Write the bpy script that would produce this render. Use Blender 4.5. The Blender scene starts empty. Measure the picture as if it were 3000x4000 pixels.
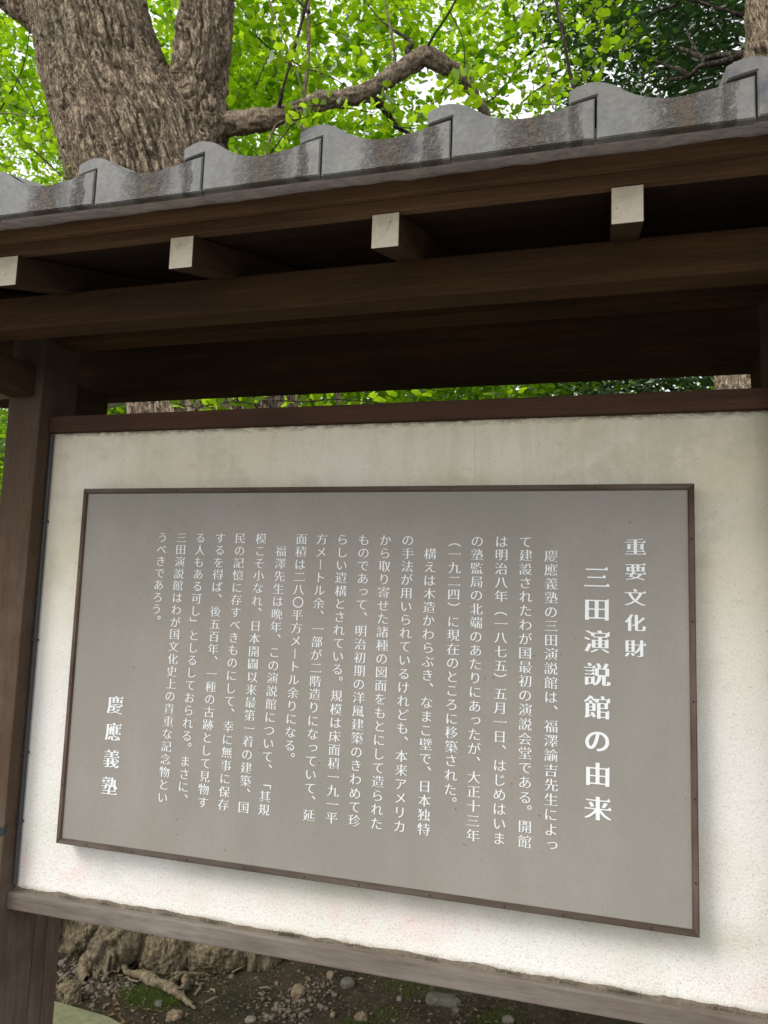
import bpy, bmesh, math, random
import numpy as np
from mathutils import Vector, Matrix, Quaternion

random.seed(7); rng = np.random.default_rng(7)
scene = bpy.context.scene
COL = scene.collection
R = math.radians

# ------------------------------------------------------------------ camera
cam_d = bpy.data.cameras.new('camera'); cam = bpy.data.objects.new('camera', cam_d); COL.objects.link(cam)
cam_d.sensor_fit = 'VERTICAL'; cam_d.sensor_height = 24.0; cam_d.lens = 24.0 * 2945.8 / 4000.0
cam_d.clip_start = 0.02; cam_d.clip_end = 500
cam_d.dof.use_dof = True; cam_d.dof.focus_distance = 1.9; cam_d.dof.aperture_fstop = 7.0
RT = Vector((0.9601, 0.2774, 0.0336)); UPV = Vector((-0.0011, -0.1164, 0.9932)); FW = Vector((-0.2794, 0.9537, 0.1112))
CX, CY, CZ = 1.3181, -1.6710, 1.55
def _setcam():
    f = FW.normalized(); r = (RT - f * RT.dot(f)).normalized(); u = r.cross(f)
    m = Matrix((r, u, -f)).transposed().to_4x4(); m.translation = Vector((CX, CY, CZ)); cam.matrix_world = m
_setcam()
scene.camera = cam

# ------------------------------------------------------------------ world, sun, exposure
W = bpy.data.worlds.new("World"); scene.world = W; W.use_nodes = True
nt = W.node_tree; nt.nodes.clear()
sky = nt.nodes.new('ShaderNodeTexSky'); sky.sky_type = 'NISHITA'; sky.sun_disc = False
sky.sun_elevation = R(43.5); sky.sun_rotation = R(222); sky.air_density = 1.0; sky.dust_density = 3.0; sky.ozone_density = 1.0
hs = nt.nodes.new('ShaderNodeHueSaturation'); hs.inputs['Saturation'].default_value = 0.12; hs.inputs['Value'].default_value = 1.0
bg = nt.nodes.new('ShaderNodeBackground'); bg.inputs['Strength'].default_value = 0.15
wo = nt.nodes.new('ShaderNodeOutputWorld')
cl = nt.nodes.new('ShaderNodeMix'); cl.data_type = 'RGBA'; cl.inputs[0].default_value = .8; cl.inputs[7].default_value = (6.6, 6.75, 6.95, 1)
nt.links.new(sky.outputs[0], hs.inputs['Color']); nt.links.new(hs.outputs[0], cl.inputs[6]); nt.links.new(cl.outputs[2], bg.inputs['Color']); nt.links.new(bg.outputs[0], wo.inputs[0])
sun_d = bpy.data.lights.new('sun', 'SUN'); sun_d.energy = 1.5; sun_d.angle = R(25); sun_d.color = (1.0, 0.97, 0.92)
sun = bpy.data.objects.new('sun', sun_d); COL.objects.link(sun)
_d = Vector((-0.52, -0.58, 0.74)).normalized()
sun.rotation_euler = _d.to_track_quat('Z', 'Y').to_euler(); sun.location = (0, -5, 8)
scene.view_settings.view_transform = 'Standard'; scene.view_settings.look = 'None'
scene.view_settings.exposure = 0.62; scene.view_settings.gamma = 1.0; scene.view_settings.use_curve_mapping = False
scene.cycles.max_bounces = 8; scene.cycles.diffuse_bounces = 4; scene.cycles.transparent_max_bounces = 8

# ------------------------------------------------------------------ numpy noise
def _hash(ix, iy, iz, s):
    n = (ix * 374761393 + iy * 668265263 + iz * 2147483647 + s * 144665) & 0xffffffff
    n = ((n ^ (n >> 13)) * 1274126177) & 0xffffffff
    n = ((n ^ (n >> 16)) * 2246822519) & 0xffffffff
    return ((n >> 8) & 0xffff) / 65535.0
def vnoise(P, s=0):
    P = np.asarray(P, float); I = np.floor(P).astype(np.int64); F = P - I; F = F * F * (3 - 2 * F)
    o = 0
    for dx in (0, 1):
        for dy in (0, 1):
            for dz in (0, 1):
                w = (F[:, 0] if dx else 1 - F[:, 0]) * (F[:, 1] if dy else 1 - F[:, 1]) * (F[:, 2] if dz else 1 - F[:, 2])
                o = o + w * _hash(I[:, 0] + dx, I[:, 1] + dy, I[:, 2] + dz, s)
    return o
def fbm(P, s=0, o=4, g=.5):
    P = np.asarray(P, float); t = 0; a = 1; n = 0
    for k in range(o):
        t = t + a * vnoise(P * (2 ** k) + 17.3 * k, s + k); n += a; a *= g
    return t / n

# ------------------------------------------------------------------ object helpers
def tagp(o, label=None, cat=None, group=None, kind=None):
    if label: o['label'] = label
    if cat: o['category'] = cat
    if group: o['group'] = group
    if kind: o['kind'] = kind
    return o
def thing(name, label, cat, loc, group=None):
    o = bpy.data.objects.new(name, None); COL.objects.link(o); o.location = loc; o.empty_display_size = .1
    return tagp(o, label, cat, group)
def wloc(p):
    v = Vector((0, 0, 0))
    while p is not None: v += Vector(p.location); p = p.parent
    return v
def link(name, me, mat, parent=None, loc=None, smooth=False):
    """mesh given in world coordinates; origin moved to loc (or the parent's)"""
    o = bpy.data.objects.new(name, me); COL.objects.link(o)
    base = wloc(parent); org = Vector(loc) if loc is not None else base
    if org.length > 0: me.transform(Matrix.Translation(-org))
    o.parent = parent; o.location = org - base
    if mat: me.materials.append(mat)
    if smooth:
        me.polygons.foreach_set('use_smooth', [True] * len(me.polygons))
    return o
def bm_mesh(bm, name='m'):
    me = bpy.data.meshes.new(name); bmesh.ops.recalc_face_normals(bm, faces=bm.faces); bm.to_mesh(me); bm.free(); return me
def box_bm(x0, x1, y0, y1, z0, z1, bev=.003, seg=2):
    bm = bmesh.new()
    v = [bm.verts.new(p) for p in ((x0,y0,z0),(x1,y0,z0),(x1,y1,z0),(x0,y1,z0),(x0,y0,z1),(x1,y0,z1),(x1,y1,z1),(x0,y1,z1))]
    for f in ((0,3,2,1),(4,5,6,7),(0,1,5,4),(1,2,6,5),(2,3,7,6),(3,0,4,7)): bm.faces.new([v[i] for i in f])
    if bev: bmesh.ops.bevel(bm, geom=bm.edges[:], offset=bev, segments=seg, affect='EDGES', profile=.6)
    return bm
def box(name, x0, x1, y0, y1, z0, z1, mat, parent, bev=.003, loc=None):
    return link(name, bm_mesh(box_bm(x0, x1, y0, y1, z0, z1, bev)), mat, parent, loc)
def np_mesh(name, V, Fc):
    """V (n,3), Fc (m,k) constant-size polygons"""
    me = bpy.data.meshes.new(name); n = len(V); m, k = Fc.shape
    me.vertices.add(n); me.vertices.foreach_set('co', np.asarray(V, np.float32).ravel())
    me.loops.add(m * k); me.loops.foreach_set('vertex_index', Fc.astype(np.int32).ravel())
    me.polygons.add(m); me.polygons.foreach_set('loop_start', np.arange(0, m * k, k, dtype=np.int32))
    me.polygons.foreach_set('loop_total', np.full(m, k, np.int32))
    me.update(calc_edges=True); return me
def tube_arrays(pts, rad, n=10, cap=True, seed=0, rough=0.0):
    pts = [Vector(p) for p in pts]; V = []; F = []
    for i, p in enumerate(pts):
        t = (pts[min(i + 1, len(pts) - 1)] - pts[max(i - 1, 0)]).normalized()
        if i == 0:
            a = t.orthogonal().normalized()
        else:
            a = (a - t * a.dot(t)).normalized()
        b = t.cross(a)
        for k in range(n):
            an = 2 * math.pi * k / n
            r = rad[i] * (1 + rough * (random.random() - .5))
            V.append(p + (a * math.cos(an) + b * math.sin(an)) * r)
    for i in range(len(pts) - 1):
        for k in range(n):
            k2 = (k + 1) % n
            F.append((i*n+k, i*n+k2, (i+1)*n+k2, (i+1)*n+k))
    return np.array([tuple(v) for v in V]), np.array(F)
def resample(pts, rad, step):
    P = [Vector(p) for p in pts]; out = []; ro = []
    n = len(P)
    for i in range(n - 1):
        p0 = P[max(i-1, 0)]; p1 = P[i]; p2 = P[i+1]; p3 = P[min(i+2, n-1)]
        L = (p2 - p1).length; m = max(2, int(L / step))
        for k in range(m):
            t = k / m
            q = 0.5 * ((2*p1) + (p2-p0)*t + (2*p0-5*p1+4*p2-p3)*t*t + (3*p1-p0-3*p2+p3)*t**3)
            out.append(q); ro.append(rad[i] * (1 - t) + rad[i+1] * t)
    out.append(P[-1]); ro.append(rad[-1])
    return out, ro
def merge(parts):
    V = []; F = []; o = 0
    for v, f in parts:
        V.append(v); F.append(f + o); o += len(v)
    return np.concatenate(V), np.concatenate(F)

# ------------------------------------------------------------------ material helpers
class M:
    def __init__(s, name, rough=.8, spec=.3):
        s.m = bpy.data.materials.new(name); s.m.use_nodes = True; s.t = s.m.node_tree
        s.b = s.t.nodes['Principled BSDF']; s.b.inputs['Roughness'].default_value = rough
        s.b.inputs['Specular IOR Level'].default_value = spec
        s.out = s.t.nodes['Material Output']
        tc = s.n('ShaderNodeTexCoord'); s.obj = tc.outputs['Object']
    def n(s, ty, **k):
        nd = s.t.nodes.new(ty)
        for a, b in k.items(): setattr(nd, a, b)
        return nd
    def l(s, a, b): s.t.links.new(a, b)
    def map(s, scale=(1,1,1), loc=(0,0,0), src=None, rot=(0,0,0)):
        mp = s.n('ShaderNodeMapping'); mp.inputs['Scale'].default_value = scale; mp.inputs['Location'].default_value = loc
        mp.inputs['Rotation'].default_value = rot
        s.l(src or s.obj, mp.inputs['Vector']); return mp.outputs[0]
    def noise(s, scale, vec=None, detail=4, rough=.55, dist=0):
        nn = s.n('ShaderNodeTexNoise'); nn.inputs['Scale'].default_value = scale; nn.inputs['Detail'].default_value = detail
        nn.inputs['Roughness'].default_value = rough; nn.inputs['Distortion'].default_value = dist
        s.l(vec or s.obj, nn.inputs['Vector']); return nn.outputs['Fac']
    def ramp(s, fac, stops, interp='LINEAR'):
        r = s.n('ShaderNodeValToRGB'); r.color_ramp.interpolation = interp
        e = r.color_ramp.elements
        while len(e) < len(stops): e.new(.5)
        for i, (p, c) in enumerate(stops):
            e[i].position = p; e[i].color = (c, c, c, 1) if isinstance(c, (int, float)) else (*c, 1)
        s.l(fac, r.inputs[0]); return r.outputs[0]
    def mix(s, fac, a, b, mode='MIX'):
        x = s.n('ShaderNodeMix', data_type='RGBA', blend_type=mode)
        for i, v in ((0, fac), (6, a), (7, b)):
            if isinstance(v, (int, float)): x.inputs[i].default_value = v
            elif isinstance(v, tuple): x.inputs[i].default_value = (*v, 1)
            else: s.l(v, x.inputs[i])
        return x.outputs[2]
    def math(s, op, a, b=0.0, c=None, clamp=False):
        x = s.n('ShaderNodeMath', operation=op, use_clamp=clamp)
        for i, v in ((0, a), (1, b), (2, c)):
            if v is None: continue
            if isinstance(v, (int, float)): x.inputs[i].default_value = v
            else: s.l(v, x.inputs[i])
        return x.outputs[0]
    def xyz(s, src=None):
        x = s.n('ShaderNodeSeparateXYZ'); s.l(src or s.obj, x.inputs[0]); return x.outputs
    def bump(s, h, strength=.5, dist=.01, prev=None):
        b = s.n('ShaderNodeBump'); b.inputs['Strength'].default_value = strength; b.inputs['Distance'].default_value = dist
        s.l(h, b.inputs['Height'])
        if prev is not None: s.l(prev, b.inputs['Normal'])
        return b.outputs[0]
    def done(s, col=None, nrm=None, rough=None):
        if col is not None:
            if isinstance(col, tuple): s.b.inputs['Base Color'].default_value = (*col, 1)
            else: s.l(col, s.b.inputs['Base Color'])
        if nrm is not None: s.l(nrm, s.b.inputs['Normal'])
        if rough is not None: s.l(rough, s.b.inputs['Roughness'])
        return s.m
    def rnd(s):
        o = s.n('ShaderNodeObjectInfo'); return o.outputs['Random']
    def isl(s):
        g = s.n('ShaderNodeNewGeometry'); return g.outputs['Random Per Island']

def wood(name, c0, c1, c2, axis='x', weather=None, rough=.72, grain=1.0, spec=.12):
    m = M(name, rough, spec)
    st = {'x': (2.2, 38, 38), 'y': (38, 2.2, 38), 'z': (38, 38, 2.2)}[axis]
    off = m.n('ShaderNodeVectorMath', operation='ADD'); m.l(m.obj, off.inputs[0])
    cb = m.n('ShaderNodeCombineXYZ'); r = m.math('MULTIPLY', m.rnd(), 13.0)
    for i in range(3): m.l(r, cb.inputs[i])
    m.l(cb.outputs[0], off.inputs[1]); src = off.outputs[0]
    v = m.map(st, src=src)
    g = m.noise(1.0, v, 6, .6, .6)
    lo = {'x': (1.3, 7, 7), 'y': (7, 1.3, 7), 'z': (7, 7, 1.3)}[axis]
    big = m.noise(1.0, m.map(lo, src=src), 3, .5, 1.2)
    fine = m.noise(1.0, m.map(tuple(a * 7 for a in st), src=src), 3, .7)
    col = m.mix(m.ramp(g, [(.3, 0.), (.7, 1.)]), c0, c1)
    col = m.mix(m.ramp(big, [(.42, 0.), (.68, .85)]), col, c2)
    col = m.mix(m.ramp(fine, [(.35, .35), (.6, 0.)]), col, tuple(a * .45 for a in c0))
    if weather:
        w = m.noise(3.0, m.map((1, 1, 1) if axis != 'x' else (.6, 1.5, 1.5), src=src), 5, .65)
        if axis == 'z': w = m.math('MULTIPLY', w, m.ramp(m.xyz()[2], [(.75, 1.1), (1.0, .72)]))
        w2 = m.noise(60.0, m.map((.12, 1, 1) if axis == 'x' else (1, 1, .12), src=src), 3, .7)
        col = m.mix(m.math('MULTIPLY', m.ramp(w, [(.38, 0.), (.62, 1.)]), m.ramp(w2, [(.3, .35), (.6, 1.)])), col, weather)
    n = m.bump(g, .35 * grain, .004); n = m.bump(fine, .35 * grain, .0012, n)
    rr = m.ramp(g, [(.2, rough - .12), (.8, min(1, rough + .2))])
    return m.done(col, n, rr)

WD = wood('dark stained beam wood', (.046, .023, .010), (.088, .048, .021), (.036, .022, .012), 'x')
WDY = wood('dark stained rafter wood', (.048, .028, .015), (.080, .048, .026), (.045, .030, .019), 'y')
WP = wood('stained post wood', (.078, .047, .029), (.122, .077, .049), (.07, .051, .037), 'z', weather=(.155, .120, .092))
WR = wood('red brown rail wood', (.070, .034, .020), (.105, .055, .033), (.05, .029, .02), 'x')
WG = wood('weathered grey rail wood', (.120, .095, .075), (.19, .155, .128), (.105, .08, .062), 'x', weather=(.225, .198, .172), rough=.8)
WF = wood('brown fascia wood', (.115, .064, .034), (.18, .108, .058), (.08, .046, .026), 'x')
WB = wood('dark roof board wood', (.026, .014, .009), (.042, .024, .015), (.02, .013, .01), 'x')
WFR = wood('sign frame wood', (.055, .038, .028), (.10, .073, .055), (.04, .029, .022), 'x', weather=(.145, .118, .097))
WFZ = wood('sign frame stile wood', (.060, .036, .026), (.105, .068, .048), (.04, .028, .022), 'z', weather=(.14, .10, .08))

def plaster():
    m = M('plaster', .95, .15); x, y, z = m.xyz()
    base = m.mix(m.ramp(m.noise(2.2, None, 5, .6), [(.35, 0.), (.65, 1.)]), (.80, .785, .745), (.73, .70, .635))
    top = m.ramp(z, [(.0, 0.), (1., 1.)])      # object z 0..1.22
    up = m.math('SUBTRACT', m.math('MULTIPLY', z, 1.0), .50, clamp=True)
    up = m.math('MULTIPLY', up, 2.6, clamp=True)
    col = m.mix(m.math('MULTIPLY', up, m.ramp(m.noise(3.1, m.map((1, 1, 1.6), (3, 0, 1)), 4, .55), [(.3, .35), (.7, 1.)])), base, (.71, .65, .475))
    # green grey algae film, mostly high up and round the sign
    al = m.ramp(m.noise(4.3, m.map((1, 1, .8), (9, 2, 4)), 5, .6), [(.52, 0.), (.72, .6)])
    col = m.mix(al, col, (.58, .575, .45))
    # pinkish bloom low on the wall
    b1 = m.math('SUBTRACT', 1.0, m.math('MULTIPLY', m.math('ABSOLUTE', m.math('SUBTRACT', z, .072)), 16.0), clamp=True)
    pk = m.math('MULTIPLY', b1, m.ramp(m.noise(4.0, m.map((1, 1, 1), (2, 7, 5)), 5, .7), [(.50, 0.), (.70, .9)]))
    col = m.mix(pk, col, (.80, .54, .53))
    # grime and the sign's cast shade, painted together below its lower edge
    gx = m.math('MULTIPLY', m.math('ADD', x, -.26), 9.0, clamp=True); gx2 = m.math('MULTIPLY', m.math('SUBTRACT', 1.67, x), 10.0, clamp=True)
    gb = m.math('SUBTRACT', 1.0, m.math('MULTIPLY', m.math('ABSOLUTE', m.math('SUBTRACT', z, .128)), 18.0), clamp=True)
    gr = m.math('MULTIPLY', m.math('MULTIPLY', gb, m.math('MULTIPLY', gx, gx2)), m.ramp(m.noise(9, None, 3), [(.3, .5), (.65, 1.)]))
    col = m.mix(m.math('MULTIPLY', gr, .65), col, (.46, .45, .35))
    # dirt at the foot
    ft = m.math('SUBTRACT', 1.0, m.math('MULTIPLY', z, 55.0), clamp=True)
    ft = m.math('MULTIPLY', ft, m.ramp(m.noise(30, None, 4, .7), [(.35, .3), (.6, 1.)]))
    col = m.mix(ft, col, (.33, .25, .15))
    # dark ragged line where the plaster meets the top rail, and drip marks below it
    te = m.math('SUBTRACT', 1.0, m.math('MULTIPLY', m.math('SUBTRACT', 1.206, z), 75.0), clamp=True)
    te = m.math('MULTIPLY', te, m.ramp(m.noise(34, m.map((1, 1, 2.5)), 5, .75), [(.42, 0.), (.56, 1.)]))
    col = m.mix(m.math('MULTIPLY', te, .8), col, (.13, .105, .07))
    dr = m.math('MULTIPLY', m.math('MULTIPLY', m.math('SUBTRACT', z, .88), 4.0, clamp=True), m.ramp(m.noise(1.0, m.map((17, 1, 2.2), (3, 0, 2)), 5, .65), [(.47, 0.), (.72, .38)]))
    col = m.mix(dr, col, (.46, .42, .29))
    bl = m.ramp(m.noise(7.5, m.map((1, 1, 1.3), (8, 3, 6)), 6, .7), [(.50, 0.), (.66, .45)])
    col = m.mix(m.math('MULTIPLY', bl, up), col, (.50, .47, .33))
    # specks
    vo = m.n('ShaderNodeTexVoronoi'); vo.inputs['Scale'].default_value = 240; m.l(m.obj, vo.inputs['Vector'])
    lowb = m.math('SUBTRACT', 1.0, m.math('MULTIPLY', z, 4.5), clamp=True)
    sp = m.math('MULTIPLY', m.ramp(vo.outputs['Distance'], [(.18, 1.), (.34, 0.)]), m.math('ADD', m.ramp(m.noise(60, None, 3, .7), [(.52, .0), (.66, .55)]), m.math('MULTIPLY', lowb, .22), clamp=True))
    col = m.mix(sp, col, (.16, .14, .10))
    fs = m.ramp(m.noise(330, None, 2, .6), [(.30, .55), (.42, 0.)])
    low = m.math('SUBTRACT', 1.15, m.math('MULTIPLY', z, .75), clamp=True)
    col = m.mix(m.math('MULTIPLY', fs, low), col, (.32, .29, .22))
    # hairline cracks
    for (px, z0, z1) in ((1.03, .96, 1.3),):
        w = m.math('MULTIPLY', m.math('SUBTRACT', m.noise(14, m.map((0, 0, 1)), 3), .5), .03)
        d = m.math('ABSOLUTE', m.math('SUBTRACT', m.math('ADD', x, w), px))
        ln = m.math('MULTIPLY', m.math('LESS_THAN', d, .0009), m.math('GREATER_THAN', z, z0))
        col = m.mix(m.math('MULTIPLY', ln, .3), col, (.25, .22, .16))
    n = m.bump(m.noise(170, None, 3, .6), .55, .0025); n = m.bump(m.noise(9, None, 4, .6), .25, .01, n)
    return m.done(col, n)
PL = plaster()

def panel_mat():
    m = M('painted grey sign panel', .62, .3)
    a = m.ramp(m.noise(2.4, None, 5, .6, .5), [(.3, 0.), (.7, 1.)])
    col = m.mix(a, (.272, .246, .215), (.255, .240, .207))
    col = m.mix(m.ramp(m.noise(5.5, m.map((1, 1, .5), (4, 1, 2)), 4), [(.42, 0.), (.68, .75)]), col, (.315, .285, .255))
    col = m.mix(m.ramp(m.noise(1.6, m.map((1, 1, 1.4), (1, 5, 3)), 5, .6), [(.45, 0.), (.7, .6)]), col, (.235, .225, .19))
    # streaked dust below the top rail of the frame
    x, y, z = m.xyz()
    t = m.math('MULTIPLY', m.math('SUBTRACT', z, .80), 11.0, clamp=True)
    stv = m.ramp(m.noise(1.0, m.map((26, 1, 3)), 4, .6), [(.3, .15), (.7, .75)])
    col = m.mix(m.math('MULTIPLY', t, stv), col, (.235, .225, .19))
    col = m.mix(m.ramp(m.noise(140, None, 2), [(.3, .25), (.5, 0.)]), col, (.2, .18, .15))
    vo = m.n('ShaderNodeTexVoronoi'); vo.inputs['Scale'].default_value = 28; m.l(m.obj, vo.inputs['Vector'])
    sp = m.math('MULTIPLY', m.ramp(vo.outputs['Distance'], [(.045, 1.), (.07, 0.)]), m.ramp(m.noise(3, None, 2), [(.5, 0.), (.55, .8)]))
    col = m.mix(sp, col, (.11, .095, .08))
    sc = m.ramp(m.noise(1.0, m.map((9, 9, 5), (6, 3, 8)), 8, .75), [(.70, 0.), (.74, .6)])
    col = m.mix(sc, col, (.40, .38, .35))
    n = m.bump(m.noise(260, None, 2), .12, .001)
    return m.done(col, n)
PANEL = panel_mat()
def paint_mat():
    m = M('white lettering paint', .55, .35)
    a = m.ramp(m.noise(45, None, 4, .65), [(.35, 0.), (.6, 1.)])
    col = m.mix(a, (.66, .69, .69), (.82, .83, .82))
    return m.done(col, m.bump(m.noise(300, None, 2), .2, .0008))
LET = paint_mat()

def tile_mat():
    m = M('weathered grey clay tile', .62, .35); x, y, z = m.xyz()
    r = m.rnd()
    off = m.n('ShaderNodeVectorMath', operation='ADD'); cb = m.n('ShaderNodeCombineXYZ')
    for i in range(3): m.l(m.math('MULTIPLY', r, 7.0 + i), cb.inputs[i])
    m.l(m.obj, off.inputs[0]); m.l(cb.outputs[0], off.inputs[1]); src = off.outputs[0]
    a = m.ramp(m.noise(9, src, 6, .65), [(.35, 0.), (.65, 1.)])
    col = m.mix(a, (.130, .130, .131), (.188, .186, .176))
    # lichen-pale mottling
    col = m.mix(m.ramp(m.noise(34, src, 5, .7), [(.5, 0.), (.66, .55)]), col, (.235, .238, .21))
    col = m.mix(m.ramp(m.noise(4.5, m.map((1, 1, 1), (2, 2, 2), src), 5, .65), [(.42, 0.), (.66, .75)]), col, (.155, .145, .118))
    col = m.mix(m.ramp(m.noise(120, src, 4, .8), [(.42, .35), (.55, 0.)]), col, (.08, .078, .07))
    # dark firing patch on some tiles
    dk = m.math('MULTIPLY', m.ramp(m.noise(7.5, m.map((1, 1, 1), (5, 5, 5), src), 4, .6), [(.5, 0.), (.58, 1.)]), m.ramp(m.math('FRACT', m.math('MULTIPLY', r, 7.31)), [(.35, .0), (.6, .85)]))
    col = m.mix(dk, col, (.062, .066, .078))
    # brown silt that runs out of the trough and from under the overlap
    jit = m.math('MULTIPLY', m.math('SUBTRACT', m.noise(16, m.map((1, 1, .45), src=src), 6, .75), .5), .085)
    xx = m.math('ADD', x, jit)
    s1 = m.math('SUBTRACT', 1.0, m.math('MULTIPLY', m.math('ABSOLUTE', m.math('SUBTRACT', m.math('ADD', xx, m.math('MULTIPLY', m.math('SUBTRACT', r, .5), .035)), .112)), 15.0), clamp=True)
    s2 = m.math('SUBTRACT', 1.0, m.math('MULTIPLY', m.math('ABSOLUTE', m.math('SUBTRACT', xx, .183)), 75.0), clamp=True)
    s = m.math('MULTIPLY', m.math('MAXIMUM', m.math('MULTIPLY', s1, s1), m.math('MULTIPLY', s2, .55)), m.ramp(m.noise(90, src, 5, .75), [(.38, .1), (.55, 1.)]))
    col = m.mix(m.math('MULTIPLY', m.math('MULTIPLY', s, 1.5, clamp=True), .85), col, (.118, .088, .058))
    n = m.bump(m.math('MULTIPLY', m.noise(120, m.map((1, 1, 1.5), src=src), 4, .7), m.math('MULTIPLY', s, 2.0, clamp=True)), 1.0, .012)
    n = m.bump(m.noise(60, src, 4, .6), .25, .003, n)
    return m.done(col, n)
TILE = tile_mat()
def mortar_mat():
    m = M('mortar bedding', .95, .1)
    a = m.noise(1.0, m.map((26, 5, 26)), 5, .65, .3)
    col = m.mix(m.ramp(a, [(.35, 0.), (.65, 1.)]), (.36, .315, .31), (.52, .465, .455))
    col = m.mix(m.ramp(m.noise(40, None, 4, .7), [(.3, .6), (.48, 0.)]), col, (.16, .13, .12))
    n = m.bump(a, .7, .012); n = m.bump(m.noise(110, None, 3), .5, .003, n)
    return m.done(col, n)
MORT = mortar_mat()
def white_end():
    m = M('flaking white end paint', .8, .2)
    a = m.ramp(m.noise(30, None, 5, .7), [(.3, 0.), (.6, 1.)])
    col = m.mix(a, (.60, .54, .41), (.78, .71, .57))
    off = m.n('ShaderNodeVectorMath', operation='ADD'); cb = m.n('ShaderNodeCombineXYZ')
    for i in range(3): m.l(m.math('MULTIPLY', m.rnd(), 5.0 + i), cb.inputs[i])
    m.l(m.obj, off.inputs[0]); m.l(cb.outputs[0], off.inputs[1])
    col = m.mix(m.ramp(m.noise(26, off.outputs[0], 7, .8, 1.0), [(.60, 0.), (.66, .85)]), col, (.20, .15, .09))
    return m.done(col, m.bump(m.noise(80, None, 5, .7), .5, .003))
WEND = white_end()
def plain(name, c, rough=.7, spec=.3, bs=80, bd=.002):
    m = M(name, rough, spec)
    col = m.mix(m.noise(25, None, 4), tuple(a * .75 for a in c), tuple(a * 1.2 for a in c))
    return m.done(col, m.bump(m.noise(bs, None, 3), .4, bd))
CABLE = plain('dark grey cable sheath', (.055, .055, .058), .5)
TAPE = plain('black rubber strap', (.022, .026, .028), .45)
NAIL = plain('rusty nail', (.035, .022, .016), .8)

def bark_mat(name, c0, c1, c2, moss=None, sc=1.0, lean=0, cf=1.0, clay=None):
    m = M(name, .95, .1)
    a = m.noise(9 * sc, m.map((1, 1, .35)), 7, .7, .5)
    col = m.mix(m.ramp(a, [(.35, 0.), (.62, 1.)]), c0, c1)
    b = m.noise(70 * sc, m.map((1, 1, .4)), 5, .7)
    col = m.mix(m.ramp(b, [(.38, .9), (.52, 0.)]), col, c2)
    if moss:
        col = m.mix(m.ramp(m.noise(1.7, m.map((1, 1, .6), (3, 3, 3)), 5, .6), [(.55, 0.), (.7, .6)]), col, moss)
    rt_ = m.map((1, 1, 1), rot=(0, R(lean), 0))
    def crack(scale, st, w, off, warp=1.2):
        f = m.noise(scale, m.map((1, 1, st), off, src=rt_), 3, .55, warp)
        d_ = m.math('ABSOLUTE', m.math('SUBTRACT', f, .5)); return m.ramp(d_, [(w * .3, 1.), (w, 0.)])
    ck = m.math('MAXIMUM', crack(26 * sc, .11, .045, (0, 0, 0)), m.math('MULTIPLY', crack(48 * sc, .22, .05, (4, 2, 1)), .7))
    plc = m.ramp(m.noise(38 * sc, m.map((1, 1, .4), (7, 1, 2), src=rt_), 5, .75), [(.40, 0.), (.60, 1.)])
    col = m.mix(m.math('MULTIPLY', plc, .45), col, tuple(min(1, a * 1.45) for a in c1))
    col = m.mix(m.math('MULTIPLY', ck, .85 * cf), col, tuple(a * .55 for a in c2))
    if clay:
        cm = m.ramp(m.xyz()[2], [(.35, 1.), (.75, 0.)])
        col = m.mix(m.math('MULTIPLY', cm, m.ramp(m.noise(6, None, 4, .6), [(.3, .6), (.6, .95)])), col, clay)
    n = m.bump(m.math('SUBTRACT', 1.0, ck), cf, .014 / sc); n = m.bump(b, .8, .010 / sc, n); n = m.bump(m.noise(150 * sc, m.map((1, 1, .8)), 4, .7), .7, .006, n)
    return m.done(col, n)
BARK = bark_mat('ginkgo bark', (.195, .148, .100), (.41, .325, .230), (.065, .046, .031), moss=(.10, .105, .065), lean=17, cf=.8, clay=(.19, .155, .098))
BARKD = bark_mat('dark limb bark', (.06, .05, .04), (.11, .09, .07), (.03, .025, .02))
BARKR = bark_mat('clay coated root bark', (.135, .108, .066), (.255, .205, .13), (.065, .05, .031), sc=1.3, cf=.5)
BARKL = bark_mat('limb bark', (.18, .138, .096), (.34, .27, .195), (.07, .052, .036), sc=1.5, cf=.6)
SAPB = bark_mat('pale sapling bark', (.30, .22, .15), (.42, .33, .24), (.2, .15, .1), sc=2)

def leaf_mat(name, ca, cb_, ta, tb, tr=.5, gloss=.12, rough=.45):
    m = M(name)
    r = m.isl(); g = m.n('ShaderNodeNewGeometry')
    rc = m.math('FRACT', m.math('MULTIPLY', r, 31.7))
    dcol = m.mix(r, ca, cb_); tcol = m.mix(r, ta, tb)
    dif = m.n('ShaderNodeBsdfDiffuse'); tra = m.n('ShaderNodeBsdfTranslucent'); gl = m.n('ShaderNodeBsdfGlossy')
    m.l(dcol, dif.inputs[0]); m.l(tcol, tra.inputs[0]); gl.inputs['Roughness'].default_value = rough
    mx = m.n('ShaderNodeMixShader'); mx.inputs[0].default_value = tr
    m.l(dif.outputs[0], mx.inputs[1]); m.l(tra.outputs[0], mx.inputs[2])
    fr = m.n('ShaderNodeFresnel'); fr.inputs[0].default_value = 1.35
    m2 = m.n('ShaderNodeMixShader'); m.l(m.math('MULTIPLY', fr.outputs[0], gloss * 8, clamp=True), m2.inputs[0])
    m.l(mx.outputs[0], m2.inputs[1]); m.l(gl.outputs[0], m2.inputs[2]); m.l(m2.outputs[0], m.out.inputs[0])
    return m.m
LEAF = leaf_mat('ginkgo leaf', (.06, .13, .008), (.14, .23, .016), (.15, .38, .004), (.60, .84, .022), .70, .015)
LEAFE = leaf_mat('evergreen leaf', (.018, .045, .016), (.04, .085, .03), (.03, .085, .014), (.09, .20, .03), .35, .10, .35)
LEAFF = leaf_mat('background leaf', (.06, .12, .02), (.11, .18, .03), (.17, .38, .008), (.48, .72, .03), .66, .02)
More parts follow.
